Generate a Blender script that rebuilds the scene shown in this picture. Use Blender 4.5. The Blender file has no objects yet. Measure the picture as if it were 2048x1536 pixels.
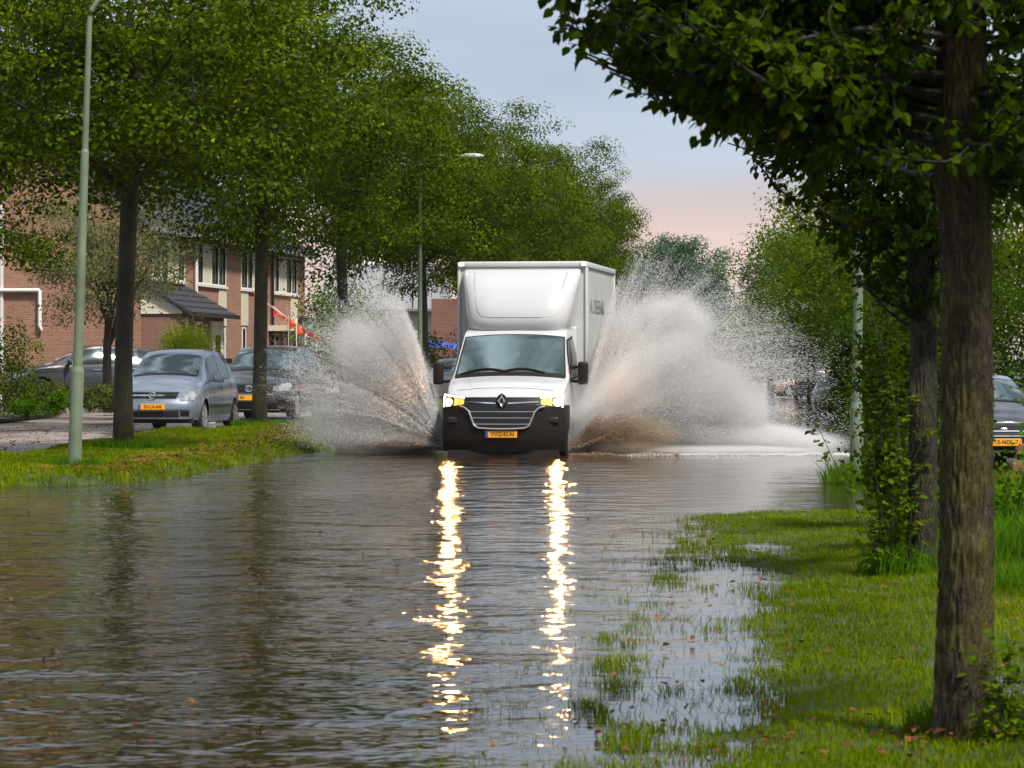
import bpy, bmesh, math, random
import numpy as np
from mathutils import Vector, Matrix, noise

S = bpy.context.scene
# ------------------------------------------------------------------ camera
F = 6500.0                       # focal length in pixels of the 2048 px wide photograph
EYE, HZ = 1.35, 745.0            # eye height over the flood water, horizon row
cam = bpy.data.cameras.new("camera"); camo = bpy.data.objects.new("camera", cam)
S.collection.objects.link(camo); S.camera = camo
cam.sensor_width = 36.0; cam.lens = 36.0 * F / 2048.0
camo.location = (0, 0, EYE); camo.rotation_euler = (math.radians(90), 0, 0)
cam.shift_y = -(768 - HZ) / 2048.0
cam.clip_start = 0.5; cam.clip_end = 3000
cam.dof.use_dof = True; cam.dof.focus_distance = 52; cam.dof.aperture_fstop = 13

# ------------------------------------------------------------------ world, sun, exposure
SUN_EL, SUN_AZ = math.radians(55), math.radians(142)     # azimuth from +Y, clockwise: behind the camera, to its right
W = bpy.data.worlds.new("World"); S.world = W; W.use_nodes = True
nt = W.node_tree; nt.nodes.clear()
def N(t, typ, **kw):
    n = t.nodes.new(typ)
    for k, v in kw.items():
        if k.startswith('i_'): n.inputs[k[2:]].default_value = v
        else: setattr(n, k, v)
    return n
out = N(nt, 'ShaderNodeOutputWorld'); bg = N(nt, 'ShaderNodeBackground'); bg.inputs['Strength'].default_value = 0.1
sky = N(nt, 'ShaderNodeTexSky'); sky.sky_type = 'NISHITA'; sky.sun_disc = False
sky.sun_elevation = SUN_EL; sky.sun_rotation = SUN_AZ; sky.dust_density = 3
tc = N(nt, 'ShaderNodeTexCoord'); sep = N(nt, 'ShaderNodeSeparateXYZ'); nt.links.new(tc.outputs['Generated'], sep.inputs[0])
mp = N(nt, 'ShaderNodeMapping'); mp.inputs['Scale'].default_value = (5, 5, 26); nt.links.new(tc.outputs['Generated'], mp.inputs[0])
nz = N(nt, 'ShaderNodeTexNoise'); nz.inputs['Scale'].default_value = 1.0; nz.inputs['Detail'].default_value = 5; nz.inputs['Roughness'].default_value = .5
nt.links.new(mp.outputs[0], nz.inputs['Vector'])
# elevation, bent by noise, picks the cloud colour
ad = N(nt, 'ShaderNodeMath', operation='MULTIPLY_ADD'); ad.inputs[1].default_value = 0.022; nt.links.new(nz.outputs['Fac'], ad.inputs[0]); nt.links.new(sep.outputs['Z'], ad.inputs[2])
rp = N(nt, 'ShaderNodeValToRGB'); nt.links.new(ad.outputs[0], rp.inputs[0])
e = rp.color_ramp.elements
e[0].position = 0.0; e[0].color = (.77, .61, .60, 1)
e[1].position = 1.0; e[1].color = (.62, .68, .78, 1)
for p, c in ((.054, (.86, .66, .60)), (.065, (.70, .63, .66)), (.074, (.58, .66, .76)), (.10, (.51, .61, .75)), (.13, (.56, .65, .78)), (.35, (.60, .66, .76))):
    q = e.new(p); q.color = c + (1,)
mp2 = N(nt, 'ShaderNodeMapping'); mp2.inputs['Scale'].default_value = (2.2, 2.2, 4.5); nt.links.new(tc.outputs['Generated'], mp2.inputs[0])
nz2 = N(nt, 'ShaderNodeTexNoise'); nz2.inputs['Scale'].default_value = 2.6; nz2.inputs['Detail'].default_value = 6
nt.links.new(mp2.outputs[0], nz2.inputs['Vector'])
rm = N(nt, 'ShaderNodeMapRange'); rm.inputs[1].default_value = .42; rm.inputs[2].default_value = .62; rm.inputs[3].default_value = 2.4; rm.inputs[4].default_value = 15.0
nt.links.new(nz2.outputs['Fac'], rm.inputs[0])
# cloud contrast only well above the horizon
rz = N(nt, 'ShaderNodeMapRange'); rz.inputs[1].default_value = .28; rz.inputs[2].default_value = .55; nt.links.new(sep.outputs['Z'], rz.inputs[0])
mb = N(nt, 'ShaderNodeMix', data_type='FLOAT'); mb.inputs[2].default_value = 8.4
nt.links.new(rz.outputs[0], mb.inputs[0]); nt.links.new(rm.outputs[0], mb.inputs[3])
sc_ = N(nt, 'ShaderNodeVectorMath', operation='SCALE'); nt.links.new(rp.outputs[0], sc_.inputs[0]); nt.links.new(mb.outputs[0], sc_.inputs['Scale'])
mx = N(nt, 'ShaderNodeMix', data_type='RGBA'); mx.inputs[0].default_value = .88
nt.links.new(sky.outputs[0], mx.inputs[6]); nt.links.new(sc_.outputs[0], mx.inputs[7])
nr_ = N(nt, 'ShaderNodeMapRange'); nr_.inputs[1].default_value = .3; nr_.inputs[2].default_value = .7; nr_.inputs[3].default_value = .90; nr_.inputs[4].default_value = 1.14; nt.links.new(nz.outputs['Fac'], nr_.inputs[0])
s2_ = N(nt, 'ShaderNodeVectorMath', operation='SCALE'); nt.links.new(mx.outputs[2], s2_.inputs[0]); nt.links.new(nr_.outputs[0], s2_.inputs['Scale'])
nt.links.new(s2_.outputs[0], bg.inputs[0]); nt.links.new(bg.outputs[0], out.inputs[0])

sl = bpy.data.lights.new("sun", 'SUN'); sl.energy = 5.0; sl.angle = math.radians(7); sl.color = (1, .93, .82)
so = bpy.data.objects.new("sun", sl); S.collection.objects.link(so)
sd = Vector((math.sin(SUN_AZ) * math.cos(SUN_EL), math.cos(SUN_AZ) * math.cos(SUN_EL), math.sin(SUN_EL)))
so.rotation_euler = sd.to_track_quat('Z', 'Y').to_euler()
S.view_settings.view_transform = 'Standard'; S.view_settings.look = 'None'
S.view_settings.exposure = 0.28; S.view_settings.gamma = 1
cy = S.cycles
cy.max_bounces = 6; cy.diffuse_bounces = 2; cy.glossy_bounces = 3; cy.transmission_bounces = 3; cy.transparent_max_bounces = 6
cy.volume_bounces = 3; cy.sample_clamp_indirect = 8; cy.use_denoising = True; cy.caustics_reflective = False; cy.caustics_refractive = False

# ------------------------------------------------------------------ helpers
COL = S.collection
ROAD = -math.atan(.143)                     # heading of the street
def at(px, py, d): return Vector(((px - 1024) / F * d, d, EYE - (py - HZ) / F * d))
def link(o, parent=None):
    COL.objects.link(o)
    if parent is not None: o.parent = parent
    return o
def empty(name, loc=(0, 0, 0), rz=0, label=None, cat=None, group=None):
    o = bpy.data.objects.new(name, None); o.empty_display_size = .2; link(o)
    o.location = loc; o.rotation_euler = (0, 0, rz); tag(o, label, cat, group); return o
def tag(o, label=None, cat=None, group=None, kind=None):
    if label: o['label'] = label
    if cat: o['category'] = cat
    if group: o['group'] = group
    if kind: o['kind'] = kind
    return o
def mesh_np(V, Fc):
    """V (n,3), Fc (m,k) -> mesh"""
    V = np.asarray(V, dtype=np.float32); Fc = np.asarray(Fc, dtype=np.int32); k = Fc.shape[1]
    me = bpy.data.meshes.new("m")
    me.vertices.add(len(V)); me.vertices.foreach_set('co', V.ravel())
    me.loops.add(Fc.size); me.loops.foreach_set('vertex_index', Fc.ravel())
    me.polygons.add(len(Fc)); me.polygons.foreach_set('loop_start', np.arange(0, Fc.size, k, dtype=np.int32))
    me.update(calc_edges=True); return me
def obj(name, me, mat, parent=None, smooth=False, sharp=None):
    me.name = name
    o = bpy.data.objects.new(name, me)
    if mat is not None: me.materials.append(mat)
    if smooth:
        me.polygons.foreach_set('use_smooth', [True] * len(me.polygons))
        if sharp: me.set_sharp_from_angle(angle=math.radians(sharp))
    return link(o, parent)
class MB:
    def __init__(s): s.v = []; s.f = []
    def add(s, vs, fs):
        b = len(s.v); s.v += [tuple(v) for v in vs]; s.f += [tuple(i + b for i in f) for f in fs]; return s
    def box(s, x0, x1, y0, y1, z0, z1):
        return s.add([(x0,y0,z0),(x1,y0,z0),(x1,y1,z0),(x0,y1,z0),(x0,y0,z1),(x1,y0,z1),(x1,y1,z1),(x0,y1,z1)],
                     [(0,3,2,1),(4,5,6,7),(0,1,5,4),(1,2,6,5),(2,3,7,6),(3,0,4,7)])
    def rbox(s, x0, x1, y0, y1, z0, z1, r=.02):
        bm = bmesh.new(); bmesh.ops.create_cube(bm, size=1)
        for v in bm.verts: v.co = Vector(((x0+x1)/2 + v.co.x*(x1-x0), (y0+y1)/2 + v.co.y*(y1-y0), (z0+z1)/2 + v.co.z*(z1-z0)))
        bmesh.ops.bevel(bm, geom=bm.edges[:], offset=r, segments=3, affect='EDGES', profile=.5)
        bm.verts.index_update(); s.add([v.co[:] for v in bm.verts], [[v.index for v in f.verts] for f in bm.faces]); bm.free(); return s
    def tube(s, pts, rad, n=8, cap=True):
        pts = [Vector(p) for p in pts]
        if not hasattr(rad, '__len__'): rad = [rad] * len(pts)
        b = len(s.v); up = Vector((0, 0, 1))
        for i, p in enumerate(pts):
            t = (pts[min(i+1, len(pts)-1)] - pts[max(i-1, 0)]).normalized()
            a = t.cross(up if abs(t.z) < .95 else Vector((1, 0, 0))).normalized(); c = t.cross(a)
            for k in range(n):
                w = 2*math.pi*k/n; s.v.append(tuple(p + (a*math.cos(w) + c*math.sin(w))*rad[i]))
        for i in range(len(pts)-1):
            for k in range(n):
                s.f.append((b+i*n+k, b+i*n+(k+1) % n, b+(i+1)*n+(k+1) % n, b+(i+1)*n+k))
        if cap:
            s.f.append(tuple(b+k for k in range(n))[::-1]); s.f.append(tuple(b+(len(pts)-1)*n+k for k in range(n)))
        return s
    def lathe(s, prof, n=24, axis='z', c=(0, 0, 0)):
        b = len(s.v)
        for r, h in prof:
            for k in range(n):
                w = 2*math.pi*k/n; a, d = r*math.cos(w), r*math.sin(w)
                s.v.append((c[0]+a, c[1]+d, c[2]+h) if axis == 'z' else (c[0]+h, c[1]+a, c[2]+d) if axis == 'x' else (c[0]+a, c[1]+h, c[2]+d))
        for i in range(len(prof)-1):
            for k in range(n): s.f.append((b+i*n+k, b+i*n+(k+1) % n, b+(i+1)*n+(k+1) % n, b+(i+1)*n+k))
        return s
    def prism(s, poly, x0, x1, plane='yz'):
        n = len(poly); b = len(s.v)
        for x in (x0, x1):
            for p, q in poly: s.v.append((x, p, q) if plane == 'yz' else (p, x, q) if plane == 'xz' else (p, q, x))
        s.f.append(tuple(b+i for i in range(n))); s.f.append(tuple(b+n+i for i in range(n))[::-1])
        for i in range(n): s.f.append((b+i, b+n+i, b+n+(i+1) % n, b+(i+1) % n))
        return s
    def mesh(s):
        me = bpy.data.meshes.new("m"); me.from_pydata(s.v, [], s.f); me.update(); return me
    def build(s, name, mat, parent=None, smooth=False, sharp=35): return obj(name, s.mesh(), mat, parent, smooth, sharp)

# ------------------------------------------------------------------ materials
def new_mat(name):
    m = bpy.data.materials.new(name); m.use_nodes = True
    t = m.node_tree; b = t.nodes['Principled BSDF']; return m, t, b
def mat(name, col, rough=.5, metal=0, var=.12, scale=6, coat=0, emit=None, es=0, bump=0, bscale=40, spec=.5):
    m, t, b = new_mat(name)
    g = t.nodes.new('ShaderNodeTexCoord'); n = t.nodes.new('ShaderNodeTexNoise'); n.inputs['Scale'].default_value = scale; n.inputs['Detail'].default_value = 6
    t.links.new(g.outputs['Object'], n.inputs['Vector'])
    r = t.nodes.new('ShaderNodeValToRGB'); t.links.new(n.outputs['Fac'], r.inputs[0])
    r.color_ramp.elements[0].position = .3; r.color_ramp.elements[1].position = .7
    r.color_ramp.elements[0].color = tuple(max(0, c*(1-var)) for c in col) + (1,); r.color_ramp.elements[1].color = tuple(min(1, c*(1+var)) for c in col) + (1,)
    t.links.new(r.outputs[0], b.inputs['Base Color'])
    b.inputs['Roughness'].default_value = rough; b.inputs['Metallic'].default_value = metal; b.inputs['Coat Weight'].default_value = coat
    b.inputs['Coat Roughness'].default_value = .04; b.inputs['Specular IOR Level'].default_value = spec
    if emit: b.inputs['Emission Color'].default_value = emit + (1,); b.inputs['Emission Strength'].default_value = es
    if bump:
        n2 = t.nodes.new('ShaderNodeTexNoise'); n2.inputs['Scale'].default_value = bscale; n2.inputs['Detail'].default_value = 5
        t.links.new(g.outputs['Object'], n2.inputs['Vector'])
        bp = t.nodes.new('ShaderNodeBump'); bp.inputs['Distance'].default_value = bump; bp.inputs['Strength'].default_value = 1
        t.links.new(n2.outputs['Fac'], bp.inputs['Height']); t.links.new(bp.outputs[0], b.inputs['Normal'])
    return m
def paint(name, col, metal=.6, rough=.3, dirt=.35):
    """car paint: clear coat, flecks, rain film and road dirt low down"""
    m, t, b = new_mat(name); L = t.links
    g = t.nodes.new('ShaderNodeTexCoord'); s = t.nodes.new('ShaderNodeSeparateXYZ'); L.new(g.outputs['Object'], s.inputs[0])
    n = t.nodes.new('ShaderNodeTexNoise'); n.inputs['Scale'].default_value = 7; n.inputs['Detail'].default_value = 8; L.new(g.outputs['Object'], n.inputs['Vector'])
    mr = t.nodes.new('ShaderNodeMapRange'); mr.inputs[1].default_value = .75; mr.inputs[2].default_value = .2; L.new(s.outputs['Z'], mr.inputs[0])
    mu = t.nodes.new('ShaderNodeMath'); mu.operation = 'MULTIPLY'; L.new(mr.outputs[0], mu.inputs[0]); L.new(n.outputs['Fac'], mu.inputs[1])
    mu2 = t.nodes.new('ShaderNodeMath'); mu2.operation = 'MULTIPLY'; mu2.inputs[1].default_value = dirt*2; L.new(mu.outputs[0], mu2.inputs[0])
    mx = t.nodes.new('ShaderNodeMix'); mx.data_type = 'RGBA'; mx.inputs[6].default_value = col + (1,); mx.inputs[7].default_value = (.10, .085, .065, 1)
    L.new(mu2.outputs[0], mx.inputs[0]); L.new(mx.outputs[2], b.inputs['Base Color'])
    rr = t.nodes.new('ShaderNodeMapRange'); rr.inputs[3].default_value = rough; rr.inputs[4].default_value = rough+.25; L.new(mu2.outputs[0], rr.inputs[0]); L.new(rr.outputs[0], b.inputs['Roughness'])
    b.inputs['Metallic'].default_value = metal; b.inputs['Coat Weight'].default_value = .8; b.inputs['Coat Roughness'].default_value = .06
    n2 = t.nodes.new('ShaderNodeTexVoronoi'); n2.inputs['Scale'].default_value = 45; L.new(g.outputs['Object'], n2.inputs['Vector'])
    mr2 = t.nodes.new('ShaderNodeMapRange'); mr2.inputs[1].default_value = .0; mr2.inputs[2].default_value = .25; mr2.inputs[3].default_value = 1; mr2.inputs[4].default_value = 0; L.new(n2.outputs['Distance'], mr2.inputs[0])
    bp = t.nodes.new('ShaderNodeBump'); bp.inputs['Distance'].default_value = .0009; L.new(mr2.outputs[0], bp.inputs['Height']); L.new(bp.outputs[0], b.inputs['Normal']); L.new(bp.outputs[0], b.inputs['Coat Normal'])
    return m
def glass_mat(name, tint=(.02, .035, .035), rough=.03):
    m, t, b = new_mat(name)
    b.inputs['Base Color'].default_value = tint + (1,); b.inputs['Roughness'].default_value = rough; b.inputs['IOR'].default_value = 2.9; b.inputs['Specular Tint'].default_value = (.78, 1, .97, 1)
    b.inputs['Coat Weight'].default_value = 1; b.inputs['Coat Roughness'].default_value = .02; b.inputs['Coat IOR'].default_value = 1.7
    g = t.nodes.new('ShaderNodeTexCoord'); n = t.nodes.new('ShaderNodeTexNoise'); n.inputs['Scale'].default_value = 1.3
    t.links.new(g.outputs['Object'], n.inputs['Vector']); bp = t.nodes.new('ShaderNodeBump'); bp.inputs['Distance'].default_value = .006
    t.links.new(n.outputs['Fac'], bp.inputs['Height']); t.links.new(bp.outputs[0], b.inputs['Normal']); t.links.new(bp.outputs[0], b.inputs['Coat Normal'])
    return m
def leaf_mat(name, dark, light, yellow=None, trans=.3, rough=.6):
    m, t, b = new_mat(name); L = t.links
    geo = t.nodes.new('ShaderNodeNewGeometry'); tcn = t.nodes.new('ShaderNodeTexCoord')
    n = t.nodes.new('ShaderNodeTexNoise'); n.inputs['Scale'].default_value = .9; n.inputs['Detail'].default_value = 3; L.new(tcn.outputs['Object'], n.inputs['Vector'])
    a = t.nodes.new('ShaderNodeMath'); a.operation = 'MULTIPLY_ADD'; a.inputs[1].default_value = .5
    L.new(geo.outputs['Random Per Island'], a.inputs[0])
    h = t.nodes.new('ShaderNodeMapRange'); h.inputs[1].default_value = .38; h.inputs[2].default_value = .62; h.inputs[3].default_value = 0; h.inputs[4].default_value = .5; L.new(n.outputs['Fac'], h.inputs[0]); L.new(h.outputs[0], a.inputs[2])
    r = t.nodes.new('ShaderNodeValToRGB'); L.new(a.outputs[0], r.inputs[0])
    r.color_ramp.elements[0].color = dark + (1,); r.color_ramp.elements[1].color = light + (1,)
    if yellow: q = r.color_ramp.elements.new(.93); q.color = light + (1,); r.color_ramp.elements[-1].color = yellow + (1,)
    L.new(r.outputs[0], b.inputs['Base Color']); b.inputs['Roughness'].default_value = rough; b.inputs['Specular IOR Level'].default_value = .05
    tr = t.nodes.new('ShaderNodeBsdfTranslucent')
    hs = t.nodes.new('ShaderNodeHueSaturation'); hs.inputs['Value'].default_value = 1.5; hs.inputs['Hue'].default_value = .485; L.new(r.outputs[0], hs.inputs['Color']); L.new(hs.outputs[0], tr.inputs[0])
    mx = t.nodes.new('ShaderNodeMixShader'); mx.inputs[0].default_value = trans
    L.new(b.outputs[0], mx.inputs[1]); L.new(tr.outputs[0], mx.inputs[2]); L.new(mx.outputs[0], t.nodes['Material Output'].inputs[0])
    return m
def brick_mat(name, c1, c2, mortar):
    m, t, b = new_mat(name); L = t.links
    g = t.nodes.new('ShaderNodeTexCoord'); s = t.nodes.new('ShaderNodeSeparateXYZ'); L.new(g.outputs['Object'], s.inputs[0])
    a = t.nodes.new('ShaderNodeMath'); a.operation = 'ADD'; L.new(s.outputs['X'], a.inputs[0]); L.new(s.outputs['Y'], a.inputs[1])
    c = t.nodes.new('ShaderNodeCombineXYZ'); L.new(a.outputs[0], c.inputs['X']); L.new(s.outputs['Z'], c.inputs['Y'])
    br = t.nodes.new('ShaderNodeTexBrick'); br.inputs['Scale'].default_value = 1; br.inputs['Brick Width'].default_value = .22; br.inputs['Row Height'].default_value = .0625
    br.inputs['Mortar Size'].default_value = .008; br.inputs['Mortar Smooth'].default_value = .2; br.inputs['Color1'].default_value = c1 + (1,); br.inputs['Color2'].default_value = c2 + (1,); br.inputs['Mortar'].default_value = mortar + (1,)
    L.new(c.outputs[0], br.inputs['Vector'])
    n = t.nodes.new('ShaderNodeTexNoise'); n.inputs['Scale'].default_value = 1.2; n.inputs['Detail'].default_value = 8; L.new(g.outputs['Object'], n.inputs['Vector'])
    mr = t.nodes.new('ShaderNodeMapRange'); mr.inputs[3].default_value = .78; mr.inputs[4].default_value = 1.2; L.new(n.outputs['Fac'], mr.inputs[0])
    v = t.nodes.new('ShaderNodeVectorMath'); v.operation = 'SCALE'; L.new(br.outputs['Color'], v.inputs[0]); L.new(mr.outputs[0], v.inputs['Scale'])
    L.new(v.outputs[0], b.inputs['Base Color']); b.inputs['Roughness'].default_value = .85
    bp = t.nodes.new('ShaderNodeBump'); bp.inputs['Distance'].default_value = .008; L.new(br.outputs['Fac'], bp.inputs['Height']); bp.invert = True; L.new(bp.outputs[0], b.inputs['Normal'])
    return m
M = {}
M['white'] = paint('white_paint', (.47, .48, .50), 0, .28, .35)
M['boxwhite'] = mat('box_white', (.47, .48, .48), .42, var=.06, scale=2)
M['alu'] = mat('alu', (.45, .45, .46), .35, .7)
M['silverblue'] = paint('silver_blue', (.27, .32, .42), .55, .3)
M['darkgrey'] = paint('dark_grey', (.06, .064, .076), .5, .3)
M['midgrey'] = paint('mid_grey', (.11, .115, .13), .55, .28)
M['black_paint'] = paint('black_paint', (.010, .011, .014), .1, .3)
M['navy'] = paint('navy', (.035, .045, .065), .4, .3)
M['beige_paint'] = paint('beige', (.42, .34, .29), .3, .35)
M['plastic'] = mat('black_plastic', (.010, .007, .005), .5, bump=.0004, bscale=300, spec=.3)
M['plastic2'] = mat('dark_plastic', (.012, .011, .011), .35)
M['rubber'] = mat('rubber', (.018, .018, .018), .75)
M['void'] = mat('dark_void', (.006, .006, .006), .8)
M['chrome'] = mat('chrome', (.75, .76, .78), .15, 1)
M['rim'] = mat('rim', (.48, .49, .52), .3, .7)
M['glass'] = glass_mat('car_glass'); M['glass2'] = glass_mat('side_glass', (.012, .018, .018), .12); M['glass2'].node_tree.nodes['Principled BSDF'].inputs['Coat Weight'].default_value = 0; M['glass2'].node_tree.nodes['Principled BSDF'].inputs['IOR'].default_value = 1.9
M['lampglass'] = mat('lamp_glass', (.42, .43, .44), .12, .55, var=.6, scale=14, coat=1)
M['redlamp'] = mat('red_lamp', (.35, .02, .02), .2, coat=1)
M['amber'] = mat('amber', (.5, .2, .06), .2, coat=1)
M['plate'] = mat('plate_yellow', (.85, .36, .012), .4, var=.03)
M['plateblue'] = mat('plate_blue', (.02, .07, .42), .4)
M['ink'] = mat('ink', (.03, .02, .01), .5)
M['drl'] = mat('daytime_light', (1, 1, 1), .3, emit=(1, .93, .82), es=2)
M['beam'] = mat('low_beam', (1, .9, .7), .3, emit=(1, .50, .15), es=1500)
M['turn'] = mat('turn_light', (1, .5, .1), .3, emit=(1, .5, .10), es=.35)
M['marker'] = mat('marker_lamp', (1, .9, .8), .3, emit=(1, .82, .6), es=9)
M['textgrey'] = mat('text_grey', (.16, .18, .18), .5)
M['pole'] = mat('pole_green', (.14, .185, .12), .5, var=.2, scale=3)
M['lamphead'] = mat('lamp_head', (.5, .5, .48), .4)
M['brick'] = brick_mat('brick', (.36, .16, .10), (.27, .115, .075), (.33, .27, .22))
M['brick2'] = brick_mat('brick_dark', (.24, .10, .075), (.20, .085, .065), (.25, .19, .16))
M['cream'] = mat('cream', (.64, .58, .47), .5, var=.06)
M['offwhite'] = mat('offwhite', (.72, .71, .68), .45, var=.05)
M['tile'] = mat('roof_tile', (.035, .037, .045), .75, var=.3, scale=12, spec=.25)
M['zinc'] = mat('zinc', (.22, .225, .25), .45, var=.1)
M['winglass'] = glass_mat('window_glass', (.03, .035, .04), .03)
M['curtain'] = mat('curtain', (.5, .5, .48), .7)
M['concrete'] = mat('concrete', (.20, .19, .17), .6, var=.3, scale=9, bump=.003, bscale=30)
M['orange'] = mat('orange_flag', (.9, .12, .01), .6)
M['redflag'] = mat('red_string', (.75, .04, .04), .6)
M['tarp'] = mat('blue_tarp', (.06, .11, .45), .4)
M['leafL'] = leaf_mat('leaf_row', (.007, .021, .0), (.098, .155, .0), (.27, .29, .001), .28)
M['leafD'] = leaf_mat('leaf_dark', (.012, .032, .001), (.045, .092, .001), (.10, .13, .004), .35)
M['leafN'] = leaf_mat('leaf_near', (.012, .032, .0), (.060, .108, .0), (.20, .15, .003), .45, .45)
M['leafY'] = leaf_mat('leaf_yellowgreen', (.026, .060, .0), (.12, .19, .001), (.25, .26, .004), .35)
M['leafB'] = leaf_mat('leaf_far_haze', (.035, .085, .045), (.065, .13, .06), None, .3, .6)  # bluish distance haze put into the leaf colour of far trees and bushes
M['leafW'] = leaf_mat('leaf_blossom', (.06, .09, .02), (.20, .21, .09), (.5, .48, .33), .4)
M['leafG'] = leaf_mat('leaf_bright', (.035, .10, .003), (.10, .22, .006), None, .4)
M['hedgeL'] = leaf_mat('leaf_hedge', (.035, .05, .012), (.09, .12, .02), (.12, .08, .03), .3)
M['round'] = leaf_mat('leaf_round', (.10, .15, .008), (.24, .30, .015), (.3, .34, .03), .35)
M['grass'] = leaf_mat('grass_blade', (.050, .092, .0), (.17, .235, .0), (.26, .27, .01), .3, .5)
M['deadleaf'] = leaf_mat('dead_leaf', (.05, .025, .01), (.24, .10, .035), (.40, .25, .05), .2, .5)
M['twig'] = mat('twig', (.035, .026, .018), .8)
M['pinkbloom'] = mat('rusty_bloom', (.22, .11, .05), .7)

def bark_mat(name, base, moss, mossamt=.5, bump=.02, vs=5):
    m, t, b = new_mat(name); L = t.links
    g = t.nodes.new('ShaderNodeTexCoord'); mp = t.nodes.new('ShaderNodeMapping'); mp.inputs['Scale'].default_value = (1, 1, .22); L.new(g.outputs['Object'], mp.inputs[0])
    v = t.nodes.new('ShaderNodeTexVoronoi'); v.feature = 'DISTANCE_TO_EDGE'; v.inputs['Scale'].default_value = vs*6
    nd = t.nodes.new('ShaderNodeTexNoise'); nd.inputs['Scale'].default_value = 9; nd.inputs['Detail'].default_value = 6; L.new(mp.outputs[0], nd.inputs['Vector'])
    mv = t.nodes.new('ShaderNodeMix'); mv.data_type = 'RGBA'; mv.inputs[0].default_value = .28; L.new(mp.outputs[0], mv.inputs[6]); L.new(nd.outputs['Color'], mv.inputs[7]); L.new(mv.outputs[2], v.inputs['Vector'])
    n = t.nodes.new('ShaderNodeTexNoise'); n.inputs['Scale'].default_value = 5; n.inputs['Detail'].default_value = 8; L.new(g.outputs['Object'], n.inputs['Vector'])
    mr = t.nodes.new('ShaderNodeMapRange'); mr.inputs[1].default_value = .62 - mossamt*.3; mr.inputs[2].default_value = .68 - mossamt*.2; L.new(n.outputs['Fac'], mr.inputs[0])
    n3 = t.nodes.new('ShaderNodeTexNoise'); n3.inputs['Scale'].default_value = 60; n3.inputs['Detail'].default_value = 4; L.new(mp.outputs[0], n3.inputs['Vector'])
    r3 = t.nodes.new('ShaderNodeValToRGB'); L.new(n3.outputs['Fac'], r3.inputs[0]); r3.color_ramp.elements[0].position = .3; r3.color_ramp.elements[1].position = .75
    r3.color_ramp.elements[0].color = tuple(c*.55 for c in base)+(1,); r3.color_ramp.elements[1].color = tuple(c*1.5 for c in base)+(1,)
    mx = t.nodes.new('ShaderNodeMix'); mx.data_type = 'RGBA'; mx.inputs[7].default_value = moss + (1,); L.new(mr.outputs[0], mx.inputs[0]); L.new(r3.outputs[0], mx.inputs[6])
    ck = t.nodes.new('ShaderNodeMapRange'); ck.inputs[1].default_value = 0; ck.inputs[2].default_value = .09; ck.inputs[3].default_value = .55; ck.inputs[4].default_value = 1; L.new(v.outputs['Distance'], ck.inputs[0])
    sc = t.nodes.new('ShaderNodeVectorMath'); sc.operation = 'SCALE'; L.new(mx.outputs[2], sc.inputs[0]); L.new(ck.outputs[0], sc.inputs['Scale'])
    L.new(sc.outputs[0], b.inputs['Base Color']); b.inputs['Roughness'].default_value = .7
    ad = t.nodes.new('ShaderNodeMath'); ad.operation = 'MULTIPLY_ADD'; ad.inputs[1].default_value = .4; L.new(n3.outputs['Fac'], ad.inputs[0]); L.new(ck.outputs[0], ad.inputs[2])
    bp = t.nodes.new('ShaderNodeBump'); bp.inputs['Distance'].default_value = bump; L.new(ad.outputs[0], bp.inputs['Height']); L.new(bp.outputs[0], b.inputs['Normal'])
    return m
M['bark'] = bark_mat('bark', (.018, .013, .007), (.032, .030, .003), .55, .012)
M['barkN'] = bark_mat('bark_near', (.030, .018, .007), (.058, .048, .002), .72, .009, 8)
M['barkD'] = bark_mat('bark_dark', (.014, .010, .007), (.018, .018, .005), .3, .01)

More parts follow.
